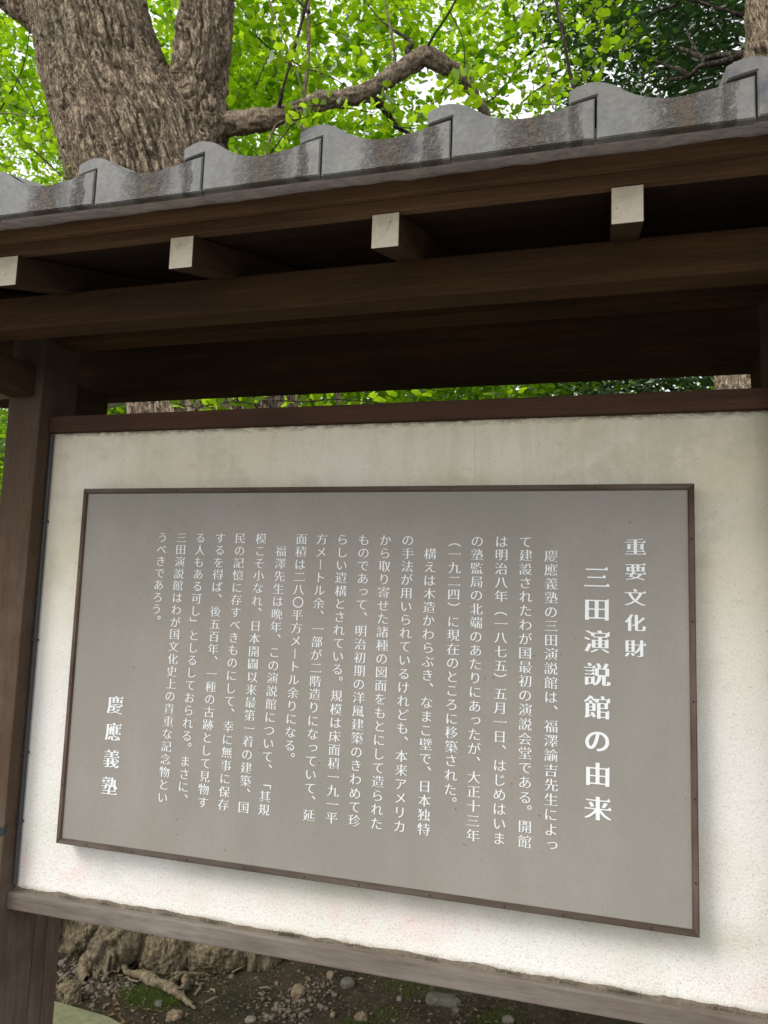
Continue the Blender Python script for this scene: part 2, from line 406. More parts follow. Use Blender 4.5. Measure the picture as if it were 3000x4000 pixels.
PALML = leaf_mat('palm blade', (.05, .10, .025), (.09, .16, .04), (.10, .22, .03), (.22, .38, .05), .45, .1)

def ground_mat():
    m = M('bare earth', .95, .1)
    a = m.noise(5, None, 8, .7, .4)
    col = m.mix(m.ramp(a, [(.35, 0.), (.65, 1.)]), (.036, .028, .019), (.082, .063, .041))
    col = m.mix(m.ramp(m.noise(60, None, 5, .7), [(.55, 0.), (.68, .7)]), col, (.20, .16, .11))
    ms = m.ramp(m.noise(2.3, m.map((1, 1, 1), (4.2, 1.1, 0)), 5, .65), [(.50, 0.), (.66, .7)])
    col = m.mix(ms, col, (.034, .045, .016))
    n = m.bump(m.noise(45, None, 6, .75), 1.0, .03)
    return m.done(col, n)
GND = ground_mat()
def stone_mat(name, a, b):
    m = M(name, .85, .25)
    col = m.mix(m.ramp(m.noise(30, None, 6, .65), [(.35, 0.), (.65, 1.)]), a, b)
    off = m.isl(); col = m.mix(m.math('MULTIPLY', off, .55), col, (.11, .09, .07))
    return m.done(col, m.bump(m.noise(90, None, 5, .7), .6, .005))
ST_G = stone_mat('greenish grey stone', (.062, .062, .046), (.125, .120, .092))
ST_T = stone_mat('tan stone', (.12, .088, .052), (.24, .18, .115))
ST_P = stone_mat('pale stone', (.105, .09, .072), (.21, .185, .155))
ST_X = stone_mat('mixed pebbles', (.065, .052, .038), (.16, .13, .096))
MOSS = leaf_mat('moss', (.05, .075, .008), (.10, .14, .016), (.06, .10, .01), (.12, .18, .02), .3, .02, .8)
SLAB = stone_mat('moss stained concrete', (.14, .155, .075), (.23, .24, .13))
DRYL = plain('dry orange leaf', (.42, .19, .07), .7)
TWIG = plain('grey brown twig', (.20, .155, .11), .85)

# ================================================================== SETTING: ground
def in_region_h(X, Y):
    P = np.stack([X, Y, X * 0], 1)
    near = np.exp(-((X - .2) ** 2 / 6 + (Y - 1.5) ** 2 / 4))
    return (fbm(P * 1.3, 3, 3) - .5) * .10 + (fbm(P * 9, 5, 4) - .5) * .035 * (near + .15) + (fbm(P * 42, 8, 3, .6) - .5) * .014 * near
def ground_h(x, y): return float(in_region_h(np.array([x]), np.array([y]))[0]) - .015
xs = np.concatenate([np.linspace(-90, -3, 24)[:-1], np.linspace(-3, 3.5, 500), np.linspace(3.5, 90, 24)[1:]])
ys = np.concatenate([np.linspace(-80, -.5, 22)[:-1], np.linspace(-.5, 3.2, 330), np.linspace(3.2, 110, 26)[1:]])
gx, gy = np.meshgrid(xs, ys); X, Y = gx.ravel(), gy.ravel()
Z = in_region_h(X, Y) - .015
nx, ny = len(xs), len(ys)
idx = np.arange(nx * ny).reshape(ny, nx)
F = np.stack([idx[:-1, :-1].ravel(), idx[:-1, 1:].ravel(), idx[1:, 1:].ravel(), idx[1:, :-1].ravel()], 1)
g = link('ground', np_mesh('ground', np.stack([X, Y, Z], 1), F), GND, smooth=True)
tagp(g, 'dark bare earth with moss patches below and behind the notice shelter', None, None, 'structure')

pv = M('pale compacted path', .9, .2)
pth = pv.done(pv.mix(pv.ramp(pv.noise(6, None, 6, .65), [(.35, 0.), (.65, 1.)]), (.23, .215, .195), (.31, .295, .27)), pv.bump(pv.noise(120, None, 4, .7), .5, .004))
xs2 = np.linspace(-20, 22, 60); ys2 = np.linspace(-16, -.75, 30); gx, gy = np.meshgrid(xs2, ys2); i2 = np.arange(1800).reshape(30, 60)
F = np.stack([i2[:-1, :-1].ravel(), i2[:-1, 1:].ravel(), i2[1:, 1:].ravel(), i2[1:, :-1].ravel()], 1)
pt = link('path', np_mesh('path', np.stack([gx.ravel(), gy.ravel(), np.full(1800, .075)], 1), F), pth)
tagp(pt, 'pale compacted path in front of the shelter', None, None, 'structure')

# ================================================================== SHELTER
SH = thing('notice_shelter', 'small timber shelter with plastered wall and grey tiled roof holding the notice board', 'shelter', (0.75, .07, 0))
XL, XR = -.155, 1.655
for s, x0, x1 in ((-1, XL - .107, XL), (1, XR, XR + .107)):
    box('post', x0, x1, -.005, .139, -.2, 2.30, WP, SH, .004, loc=(x0, .07, 0))
    box('support_post', x0 + .002, x1 - .0015, .142, .192, -.2, .90, WP, SH, .004, loc=(x0, .17, 0))
    box('support_post', x0 + .0015, x1 - .001, .195, .248, -.2, .90, WP, SH, .004, loc=(x0 + .3, .22, 0))
    a0, a1 = (x0 + .010, x0 + .084)
    box('cantilever_arm', a0, a1, -.34, -.006, 2.06, 2.145, WDY, SH, .004, loc=(a0, -.2, 2.1))
    box('cantilever_arm', a0, a1, .140, .312, 2.06, 2.145, WDY, SH, .004, loc=(a0, .3, 2.1))
# wall with slight edge unevenness
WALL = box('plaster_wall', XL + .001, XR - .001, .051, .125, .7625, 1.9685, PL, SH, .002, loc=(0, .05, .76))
box('top_rail', XL + .001, XR - .001, .030, .145, 1.969, 2.013, WR, SH, .003, loc=(0, .03, 1.97))
DIRT = stone_mat('soil on the ledge', (.11, .088, .062), (.215, .18, .135))
ux = np.linspace(XL + .002, XR - .002, 900); rg0 = np.random.default_rng(4)
f1 = fbm(np.stack([ux * 18, ux * 0, ux * 0], 1), 91, 4); f2 = fbm(np.stack([ux * 60, ux * 0 + 3, ux * 0], 1), 92, 3)
rows = [np.stack([ux, .035 + .012 * f1 - .004 * f2, ux * 0 + .7618], 1), np.stack([ux, .041 + .006 * f1, .7624 + .002 * f2], 1), np.stack([ux, ux * 0 + .048, .7630 + .006 * np.clip(f1 - .3, 0, 1) + .003 * f2], 1), np.stack([ux, ux * 0 + .0518, .7645 + .016 * np.clip(f1 - .38, 0, 1) + .004 * f2], 1)]
ii = np.arange(3600).reshape(4, 900); Fd = np.concatenate([np.stack([ii[k, :-1], ii[k, 1:], ii[k+1, 1:], ii[k+1, :-1]], 1) for k in range(3)])
dd = link('ledge_soil', np_mesh('dirt', np.concatenate(rows), Fd), DIRT, SH, smooth=True); dd['kind'] = 'stuff'
tx = []; 
for cx_, n_ in ((.02, 60), (.12, 80), (.30, 40), (.42, 90), (.62, 160), (.78, 60), (.95, 70), (1.12, 90), (1.24, 60), (1.36, 170), (1.55, 120), (.21, 50)):
    tx.append(rg0.normal(cx_, .016, n_))
tx = np.concatenate([np.concatenate(tx), rg0.uniform(XL, XR, 900)]); tx = tx[(tx > XL) & (tx < XR)]
tp = np.stack([tx, rg0.uniform(.040, .050, len(tx)), np.full(len(tx), .763)], 1); hh = rg0.uniform(.003, .012, len(tx)) * np.where(np.arange(len(tx)) < 950, 1, .45)
tv = np.stack([tp + np.array([-.0007, 0, 0]), tp + np.array([.0007, 0, 0]), tp + np.stack([rg0.normal(0, .003, len(tx)), -rg0.uniform(0, .006, len(tx)), hh], 1)], 1)
tf = np.arange(len(tx) * 3).reshape(-1, 3)
dd = link('dry_moss', np_mesh('tuft', tv.reshape(-1, 3), tf), DIRT, SH); dd['kind'] = 'stuff'
box('bottom_rail', XL + .001, XR - .001, .0245, .15, .7205, .762, WG, SH, .0035, loc=(0, .03, .72))
# purlins and ridge beam
RX0, RX1 = -.72, 2.22
box('front_purlin', RX0 + .05, RX1 - .05, -.265, -.195, 2.1465, 2.2265, WD, SH, .004, loc=(0, -.23, 2.19))
box('rear_purlin', RX0 + .05, RX1 - .05, .325, .395, 2.1465, 2.262, WD, SH, .006, loc=(.4, .36, 2.19))
box('ridge_beam', RX0 + .05, RX1 - .05, .035, .105, 2.2195, 2.335, WD, SH, .004, loc=(.2, .07, 2.28))
SL = .31
box('rear_inner_board', RX0 + .06, RX1 - .06, .302, .3235, 2.150, 2.298, WD, SH, .003, loc=(.1, .31, 2.2))
def zr(y): return 2.165 + SL * (y + .447)      # underside of the front rafters
# rafters
def rafter(xc, front=True):
    w = .0255; h = .0645
    y0, y1 = (-.447, .069) if front else (.3245, .450)
    z0 = 2.165; z1 = zr(.07)
    bm = bmesh.new()
    if front: P = [(y0, z0), (y1, z1), (y1, z1 + h), (y0, z0 + h)]
    else: z0 = z1 - SL * (y1 - .07); P = [(y1, z0), (y0, z1), (y0, z1 + h), (y1, z0 + h)]
    a = [bm.verts.new((xc - w, p[0], p[1])) for p in P]; b = [bm.verts.new((xc + w, p[0], p[1])) for p in P]
    bm.faces.new(a); bm.faces.new(b[::-1])
    for i in range(4): bm.faces.new((a[i], b[i], b[(i+1) % 4], a[(i+1) % 4]))
    bmesh.ops.bevel(bm, geom=bm.edges[:], offset=.0025, segments=1, affect='EDGES')
    o = link('rafter', bm_mesh(bm), WDY, SH, loc=(xc, y0, z0))
    # white painted end cap
    ye = -.4475 if front else .4505
    e = -.0012 if front else .0012
    bm = box_bm(xc - w + .0008, xc + w - .0008, min(ye, ye + e), max(ye, ye + e), z0 + .001, z0 + h - .001, .0004, 1)
    link('painted_end', bm_mesh(bm), WEND, o, loc=(xc, ye, z0))
RC = [.534 + .4105 * k for k in range(-3, 5)]
for xc in RC:
    if RX0 < xc < RX1: rafter(xc); rafter(xc, False)
# roof boards on top of the rafters
def slope_board(ya, yb, off, th, mat, name, x0=RX0, x1=RX1, rear=False):
    pts = []
    for y in (ya, yb): pts.append((y, zr(y) + .0645 + off))
    bm = bmesh.new(); P = [pts[0], pts[1], (pts[1][0], pts[1][1] + th), (pts[0][0], pts[0][1] + th)]
    if rear: P = [(.14 - y, z) for y, z in P]
    a = [bm.verts.new((x0, p[0], p[1])) for p in P]; b = [bm.verts.new((x1, p[0], p[1])) for p in P]
    bm.faces.new(a); bm.faces.new(b[::-1])
    for i in range(4): bm.faces.new((a[i], b[i], b[(i+1) % 4], a[(i+1) % 4]))
    return link(name, bm_mesh(bm), mat, SH, loc=(x0, P[0][0], P[0][1]))
yy = -.430
while yy < .06:
    y2 = min(yy + .118, .068)
    for rear in ((False, True) if yy > -.32 else (False,)): slope_board(yy, y2, .0008, .011, WB, 'roof_board', rear=rear)
    yy += .1205
# eave boards
for mir in (1, -1):
    dz = 0 if mir == 1 else .0425
    def ym(a, b):
        return (a, b) if mir == 1 else (.003 - b, .003 - a)
    a, b = ym(-.4505, -.4315); box('eave_batten', RX0, RX1, a, b, 2.2305 + dz, 2.2535 + dz, WF, SH, .002, loc=(.1, a, 2.23))
    a, b = ym(-.4635, -.4310); box('fascia_board', RX0 - .01, RX1 + .01, a, b, 2.2540 + dz, 2.2835 + dz, WF, SH, .0035, loc=(.3, a, 2.25))
# mortar bed, sloping from the fascia up under the tile lip, ragged lower edge
def mortar(mir):
    nu = 420; V = []; ux = np.linspace(RX0, RX1, nu)
    rag = (fbm(np.stack([ux * 30, ux * 0, ux * 0], 1), 4, 4) - .5)
    cols = [(-.4600, 2.2842, .6), (-.4665, 2.2770, 1.), (-.49, 2.2665, .5), (-.53, 2.2525, .5), (-.5660, 2.2395, .0), (-.5660, 2.262, 0), (-.44, 2.302, 0)]
    for (y, z, k) in cols:
        n1 = (fbm(np.stack([ux * 24, ux * 0 + y * 40, ux * 0], 1), 9, 3) - .5) * .006 * (k > 0)
        yv = y + rag * .010 * k
        V.append(np.stack([ux, yv if mir == 1 else .003 - yv, z + (0 if mir == 1 else .0425) + n1 + rag * .004 * k], 1))
    V = np.concatenate(V); m = len(cols)
    id_ = np.arange(nu * m).reshape(m, nu)
    F = np.concatenate([np.stack([id_[i, :-1], id_[i, 1:], id_[(i+1) % m, 1:], id_[(i+1) % m, :-1]], 1) for i in range(m)])
    return link('mortar_bed', np_mesh('mortar', V, F), MORT, SH, loc=(0, -.5 if mir == 1 else .6, 2.25))
mortar(1); mortar(-1)
# eave tiles
PITCH = .2183
TOP = [(0, .0905), (.008, .0893), (.0155, .0862), (.024, .0812), (.033, .0755), (.043, .0690), (.053, .0632), (.063, .0588), (.074, .0550), (.086, .0518), (.099, .0500), (.112, .0493),
       (.125, .0495), (.138, .0508), (.150, .0524), (.163, .0545), (.176, .0574)]
FL = [(-.0405, .0607), (-.0410, .0800), (-.0385, .0828), (-.031, .0862), (-.024, .0888), (-.017, .0908), (-.010, .0917), (-.004, .0916)]
def tile_mesh():
    bm = bmesh.new(); y0 = 0.0; th = .015
    out = [(0.0, 0.0), (PITCH - .0034, 0.0), (PITCH - .0034, .0652), (.180, .0583)] + TOP[::-1] + FL[::-1] + [(-.002, .0693), (0.0, .0693)]
    vs = [bm.verts.new((x, y0, z)) for x, z in out]
    f = bm.faces.new(vs)
    r = bmesh.ops.extrude_face_region(bm, geom=[f]); ev = [e for e in r['geom'] if isinstance(e, bmesh.types.BMVert)]
    for v in ev: v.co.y += th
    be = [e for e in bm.edges if all(abs(v.co.y - y0) < 1e-6 for v in e.verts)]
    bmesh.ops.bevel(bm, geom=be, offset=.0016, segments=2, affect='EDGES')
    # body: curved pan running back up the slope
    prof = FL[1:] + TOP
    L = .26; rows = []
    for (yy, s) in ((th - .002, 0), (L, 1)):
        dz = (yy) * SL
        up = [bm.verts.new((x, yy, z - .001 + dz)) for x, z in prof]; dn = [bm.verts.new((x, yy, z - .015 + dz)) for x, z in prof]
        rows.append((up, dn))
    (u0, d0), (u1, d1) = rows; n = len(prof)
    for i in range(n - 1):
        bm.faces.new((u0[i], u0[i+1], u1[i+1], u1[i])); bm.faces.new((d0[i], d1[i], d1[i+1], d0[i+1])); bm.faces.new((u1[i], u1[i+1], d1[i+1], d1[i]))
    bm.faces.new((u0[0], u1[0], d1[0], d0[0])); bm.faces.new((u0[-1], d0[-1], d1[-1], u1[-1]))
    return bm_mesh(bm, 'roof_tile')
tm = tile_mesh(); tm.materials.append(TILE)
X0T = .4347; ZT = 2.2350
kmin = int((RX0 - X0T) / PITCH); kmax = int((RX1 - .20 - X0T) / PITCH)
for k in range(kmin, kmax + 1):
    for mir in (0, 1):
        o = bpy.data.objects.new('eave_tile', tm); COL.objects.link(o); o.parent = SH
        jz = random.uniform(-.0012, .0012); jy = random.uniform(-.003, .002)
        if not mir:
            o.location = Vector((X0T + k * PITCH, -.581 + jy, ZT + jz)) - SH.location; o.rotation_euler = (0, R(random.uniform(-.35, .35)), 0)
        else:
            o.location = Vector((X0T + k * PITCH + PITCH, .584, ZT + .0425)) - SH.location; o.rotation_euler = (0, 0, math.pi)
# upper tile courses and ridge (hidden from below, kept as real geometry)
def upper():
    V = []; F = []; o = 0
    prof = TOP + [(PITCH, .0905)]
    for mir in (0, 1):
        for c in range(3):
            ya = -.581 + .20 * (c + 1); yb = min(ya + .23, .068)
            for k in range(kmin, kmax + 1):
                if mir and c == 0: continue
                P = []
                for y, lift in ((ya, .006), (yb, .0)):
                    for x, z in prof:
                        yw = y if not mir else .14 - y
                        if mir and c == 0: continue
                        P.append((X0T + k * PITCH + x, yw, ZT + z + (y + .581) * SL + lift))
                n = len(prof); V += P
                F += [(o+i, o+i+1, o+n+i+1, o+n+i) for i in range(n-1)]; o += 2 * n
    return np.array(V), np.array(F)
v, f = upper(); ut = link('upper_tile_courses', np_mesh('upper', v, f), TILE, SH, loc=(0, .07, 2.4)); ut['kind'] = 'stuff'
link('ridge_tile', bm_mesh(box_bm(RX0, RX1 - .02, .0, .14, 2.475, 2.56, .03, 3)), TILE, SH, loc=(0, .07, 2.5))
# conduit cable on the left post with clips, strap on the post face
v, f = tube_arrays([(XL + .0065, .0425, .775), (XL + .0065, .0425, 1.3), (XL + .0060, .0430, 1.965)], [.006, .006, .0055], 10)
link('cable', np_mesh('cable', v, f), CABLE, SH, smooth=True)
for z in (.93, 1.105, 1.40, 1.72):
    link('cable_clip', bm_mesh(box_bm(XL, XL + .0135, .033, .0505, z, z + .006, .001, 1)), CABLE, SH, loc=(XL, .04, z))
bm = bmesh.new()
sp = [(-.262, -.0066, .905), (-.20, -.0066, .921), (-.1545, -.0066, .9312), (-.1545, -.0066, .9105), (-.20, -.0066, .897), (-.262, -.0066, .882)]
STRAP = [(-.0066, .9312), (.0048, .9345), (.003, .926), (.0005, .9156), (-.0066, .9105)]
fv = [bm.verts.new(p) for p in sp]; ff = bm.faces.new(fv)
r = bmesh.ops.extrude_face_region(bm, geom=[ff])
for e in r['geom']:
    if isinstance(e, bmesh.types.BMVert): e.co.y += .0012
link('strap_end', bm_mesh(bm), TAPE, SH, loc=(-.2, 0, .88))
bm = bmesh.new(); fv = [bm.verts.new((XL + .0008, y, z)) for y, z in STRAP]; ff = bm.faces.new(fv)
r = bmesh.ops.extrude_face_region(bm, geom=[ff])
for e in r['geom']:
    if isinstance(e, bmesh.types.BMVert): e.co.x += .0016
link('strap_end', bm_mesh(bm), TAPE, SH, loc=(XL, 0, .9))

# ================================================================== NOTICE BOARD
BD = thing('notice_board', 'wide framed grey notice board with white Japanese lettering hung on the plaster wall', 'sign', (.75, .05, .908))
BW, BZ0, BZ1 = 1.5, .9079, 1.8059
box('panel', .0125, BW - .0125, .0055, .0495, BZ0 + .0125, BZ1 - .0125, PANEL, BD, .001, loc=(0, 0, BZ0))
def frame_strip(kind):
    w = .0128; yf, yb = 0.0, .046
    if kind in 'tb':
        zo, zi = (BZ1, BZ1 - w) if kind == 't' else (BZ0, BZ0 + w)
        P = [(0, zo), (BW, zo), (BW - w, zi), (w, zi)]
    else:
        xo, xi = (0, w) if kind == 'l' else (BW, BW - w)
        P = [(xo, BZ0 + .0003), (xo, BZ1 - .0003), (xi, BZ1 - w - .0003), (xi, BZ0 + w + .0003)]
    bm = bmesh.new(); a = [bm.verts.new((x, yf, z)) for x, z in P]; b = [bm.verts.new((x, yb, z)) for x, z in P]
    bm.faces.new(a); bm.faces.new(b[::-1])
    for i in range(4): bm.faces.new((a[i], b[i], b[(i+1) % 4], a[(i+1) % 4]))
    fe = [e for e in bm.edges if all(abs(v.co.y) < 1e-6 for v in e.verts)]
    bmesh.ops.recalc_face_normals(bm, faces=bm.faces)
    bmesh.ops.bevel(bm, geom=fe, offset=.0022, segments=2, affect='EDGES')
    return link('frame_strip', bm_mesh(bm), WFR if kind in 'tb' else WFZ, BD, loc=(P[0][0], 0, P[0][1]))
for k in 'tblr': frame_strip(k)
nm = None
nails = [(x, BZ0 + .0065) for x in (.09, .22, .37, .52, .67, .80, .96, 1.12, 1.24, 1.41)] + [(BW - .0065, z) for z in (1.01, 1.17, 1.36, 1.52, 1.69)] + [(.0065, z) for z in (1.05, 1.3, 1.6)] + [(x, BZ1 - .0065) for x in (.28, .62, .98, 1.3)]
for x, z in nails:
    if nm is None:
        bm = bmesh.new(); bmesh.ops.create_cone(bm, cap_ends=True, segments=8, radius1=.0022, radius2=.0015, depth=.0016, matrix=Matrix.Rotation(R(90), 4, 'X')); nm = bm_mesh(bm, 'nail'); nm.materials.append(NAIL)
    o = bpy.data.objects.new('nail', nm); COL.objects.link(o); o.parent = BD; o.location = Vector((x, -.0006, z)) - BD.location

# ---- lettering
_tc = bpy.data.curves.new('glyph', 'FONT'); _tc.resolution_u = 4
_to = bpy.data.objects.new('glyph', _tc); COL.objects.link(_to)
_cache = {}
KANA = set(chr(c) for c in range(0x3041, 0x30ff))
def glyph(ch, heavy):
    key = (ch, heavy)
    if key in _cache: return _cache[key]
    _tc.body = ch; bpy.context.view_layer.update()
    cu = _to.to_curve(bpy.context.evaluated_depsgraph_get())
    loops = []
    for sp in cu.splines:
        pts = []
        if sp.type == 'BEZIER':
            bp = sp.bezier_points; n = len(bp)
            for i in range(n):
                p0, p1 = bp[i], bp[(i+1) % n]; a, h1, h2, b = [np.array(q[:2]) for q in (p0.co, p0.handle_right, p1.handle_left, p1.co)]
                ch_ = np.hypot(*(b - a)); dev = max(np.hypot(*(h1 - a - (b - a) / 3)), np.hypot(*(h2 - a - (b - a) * 2 / 3)))
                m = 1 if dev < .004 else (3 if ch_ < .12 else 6)
                for k in range(m):
                    t = k / m; pts.append((1-t)**3*a + 3*(1-t)**2*t*h1 + 3*(1-t)*t*t*h2 + t**3*b)
        else:
            pts = [np.array(p.co[:2]) for p in sp.points]
        q = []
        for p in pts:
            if not q or np.hypot(*(p - q[-1])) > 1e-4: q.append(p)
        if len(q) > 2 and np.hypot(*(q[0] - q[-1])) < 1e-4: q.pop()
        if len(q) > 2: loops.append(np.array(q))
    _to.to_curve_clear()
    def area(L): x, y = L[:, 0], L[:, 1]; return .5 * np.sum(x * np.roll(y, -1) - np.roll(x, -1) * y)
    def inside(p, L):
        c = False; j = len(L) - 1
        for i in range(len(L)):
            if (L[i][1] > p[1]) != (L[j][1] > p[1]) and p[0] < (L[j][0]-L[i][0]) * (p[1]-L[i][1]) / (L[j][1]-L[i][1]) + L[i][0]: c = not c
            j = i
        return c
    big = max(loops, key=lambda L: abs(area(L))); sg = np.sign(area(big))
    outer = [L if sg > 0 else L[::-1] for L in loops if np.sign(area(L)) == sg]      # made counter-clockwise
    holes = [L if sg > 0 else L[::-1] for L in loops if np.sign(area(L)) != sg]      # clockwise
    kana = ch in KANA
    if ch in '、。（）「」〇': ky, kx = -.006, .006
    elif kana or ch == 'ー': ky, kx = (.008, .006) if not heavy else (-.010, .026)
    else: ky, kx = (.017, .013) if not heavy else (.012, .036)
    def shift(L):
        n = len(L); E = np.roll(L, -1, 0) - L; Ln = np.hypot(E[:, 0], E[:, 1]) + 1e-9
        N = np.stack([E[:, 1], -E[:, 0]], 1) / Ln[:, None]; Np = np.roll(N, 1, 0)
        nyv = np.where(np.abs(N[:, 1]) > np.abs(Np[:, 1]), N[:, 1], Np[:, 1]); nxv = np.where(np.abs(N[:, 0]) > np.abs(Np[:, 0]), N[:, 0], Np[:, 0])
        return L + np.stack([kx * nxv, -ky * nyv], 1)
    LP = [shift(L) for L in outer + holes]
    if not kana and ch not in '、。ー（）「」〇':
        s_ = .074 if not heavy else .085
        for O in outer + holes:
            O2 = shift(O); n = len(O)
            for i in range(n):
                p, q, r, t = O[i-1], O[i], O[(i+1) % n], O[(i+2) % n]
                d = r - q; e1 = q - p; e2 = t - r
                x, y = O2[(i+1) % n]
                if abs(d[0]) < .006 and .045 < d[1] < .09 and e1[0] > .05 and abs(e1[1]) < .02 and e2[0] < -.05 and abs(e2[1]) < .02:
                    LP.append(np.array([(x - s_ * 1.6, y - .008), (x + .008, y - .008), (x + .010, y + .002), (x - s_ * .60, y + s_)]))
                elif e2[0] < -.12 and abs(e2[1]) < .012 and d[1] > .12 and abs(d[0]) < .012 and r[1] > .2:
                    w = s_ * .8
                    LP.append(np.array([(x - w * 1.5, y - .008), (x - .01, y - .02), (x + .016, y + .004), (x - w * .5, y + w * .8)]))
    vc = []; ed = []
    for L in LP:
        k = len(vc); n = len(L); vc += [Vector((p[0], p[1])) for p in L]; ed += [(k + i, k + (i + 1) % n) for i in range(n)]
    res = __import__('mathutils').geometry.delaunay_2d_cdt(vc, ed, [], 0, 1e-6)
    V = [(v.x, v.y) for v in res[0]]; T = []
    A = np.concatenate(LP); B = np.concatenate([np.roll(L, -1, 0) for L in LP])
    for t in res[2]:
        c = (np.array(V[t[0]]) + V[t[1]] + V[t[2]]) / 3
        up = (A[:, 1] <= c[1]) & (B[:, 1] > c[1]); dn = (A[:, 1] > c[1]) & (B[:, 1] <= c[1])
        cr = (B[:, 0] - A[:, 0]) * (c[1] - A[:, 1]) - (c[0] - A[:, 0]) * (B[:, 1] - A[:, 1])
        if np.sum(up & (cr > 0)) - np.sum(dn & (cr < 0)) != 0: T.append(tuple(t))
    lay = [0] * len(V)
    C = np.array([.5, .38]); P = np.array(V) - C
    if ch in 'ー（）「」': P = np.stack([P[:, 1], -P[:, 0]], 1)
    if ch == 'ー': P[:, 0] *= -1
    if ch in '、。': P += (.62, .62)
    if ch in 'っ': P += (.08, .10)
    P = np.concatenate([P, np.array(lay)[:, None] * .0006], 1)
    _cache[key] = (P, np.array(T)); return _cache[key]
_gm = {}
def column(text, x, ztop, pitch, size, heavy=False, xb=None, sx=1.0):
    col = bpy.data.objects.new('text_column', None); COL.objects.link(col); col.parent = BD; col.empty_display_size = .02
    col.location = Vector((x, .0045, ztop)) - BD.location
    n = max(1, len(text) - 1)
    for i, ch in enumerate(text):
        if (ch, heavy) not in _gm:
            P, T = glyph(ch, heavy)
            me = np_mesh('character', np.stack([P[:, 0], -P[:, 2], P[:, 1]], 1), T); me.materials.append(LET); _gm[(ch, heavy)] = me
        o = bpy.data.objects.new('character', _gm[(ch, heavy)]); COL.objects.link(o); o.parent = col
        cx = 0 if xb is None else (xb - x) * i / n
        o.location = (cx + random.uniform(-.0004, .0004), 0, -i * pitch + random.uniform(-.0004, .0004)); o.scale = (size * sx, size, size)
column('重要文化財', 1.383, 1.672, .0530, .0385, True, 1.382, 1.12)
column('三田演説館の由来', 1.3045, 1.606, .0679, .0520, True, 1.3075, 1.06)
COLS = ['慶應義塾の三田演説館は、福澤諭吉先生によっ', 'て建設されたわが国最初の演説会堂である。開館', 'は明治八年（一八七五）五月一日、はじめはいま', 'の塾監局の北端のあたりにあったが、大正十三年',
        '（一九二四）に現在のところに移築された。', '構えは木造かわらぶき、なまこ壁で、日本独特', 'の手法が用いられているけれども、本来アメリカ', 'から取り寄せた諸種の図面をもとにして造られた',
        'ものであって、明治初期の洋風建築のきわめて珍', 'らしい遺構とされている。規模は床面積一九一平', '方メートル余、一部が二階造りになっていて、延', '面積は二八〇平方メートル余りになる。',
        '福澤先生は晩年、この演説館について、「其規', '模こそ小なれ、日本開闢以来最第一着の建築、国', '民の記憶に存すべきものにして、幸に無事に保存', 'するを得ば、後五百年、一種の古跡として見物す',
        'る人もある可し」としるしておられる。まさに、', '三田演説館はわが国文化史上の貴重な記念物とい', 'うべきであろう。']
XT = [1.209, 1.154, 1.101, 1.047, .996, .940, .887, .833, .781, .728, .6755, .624, .572, .518, .462, .408, .353, .299, .245]
XB = [1.214, 1.160, 1.106, 1.050, .999, .942, .887, .834, .782, .728, .673, .618, .561, .509, .456, .402, .347, .293, .241]
for i, tx in enumerate(COLS):
    zt = 1.680 if len(tx) > 21 or i in (4, 11, 18) else 1.650
    column(tx, XT[i], zt, .03010, .0282, False, XB[i], 1.05)
column('慶應義塾', .141, 1.2565, .0655, .0475, True, .141, .98)
bpy.data.objects.remove(_to)

# ================================================================== TREES
def sm_union_tree(axes, voxel, z0):
    parts = []
    for pts, rad in axes:
        p, r = resample(pts, rad, .09); v, f = tube_arrays(p, r, 28)
        # caps
        parts.append((v, f))
    V, F = merge(parts); me = np_mesh('tmp', V, F)
    bm = bmesh.new(); bm.from_mesh(me)
    bmesh.ops.holes_fill(bm, edges=[e for e in bm.edges if e.is_boundary], sides=0)
    bmesh.ops.recalc_face_normals(bm, faces=bm.faces); bm.to_mesh(me); bm.free()
    o = bpy.data.objects.new('tmp', me); COL.objects.link(o)
    m = o.modifiers.new('r', 'REMESH'); m.mode = 'VOXEL'; m.voxel_size = voxel
    m2 = o.modifiers.new('s', 'SMOOTH'); m2.factor = .5; m2.iterations = 14
    bpy.context.view_layer.update()
    res = bpy.data.meshes.new_from_object(o.evaluated_get(bpy.context.evaluated_depsgraph_get()))
    bpy.data.objects.remove(o); return res
def axis_at(pts, rad, z):
    zs = np.array([p[2] for p in pts]); return np.interp(z, zs, [p[0] for p in pts]), np.interp(z, zs, [p[1] for p in pts]), np.interp(z, zs, rad)
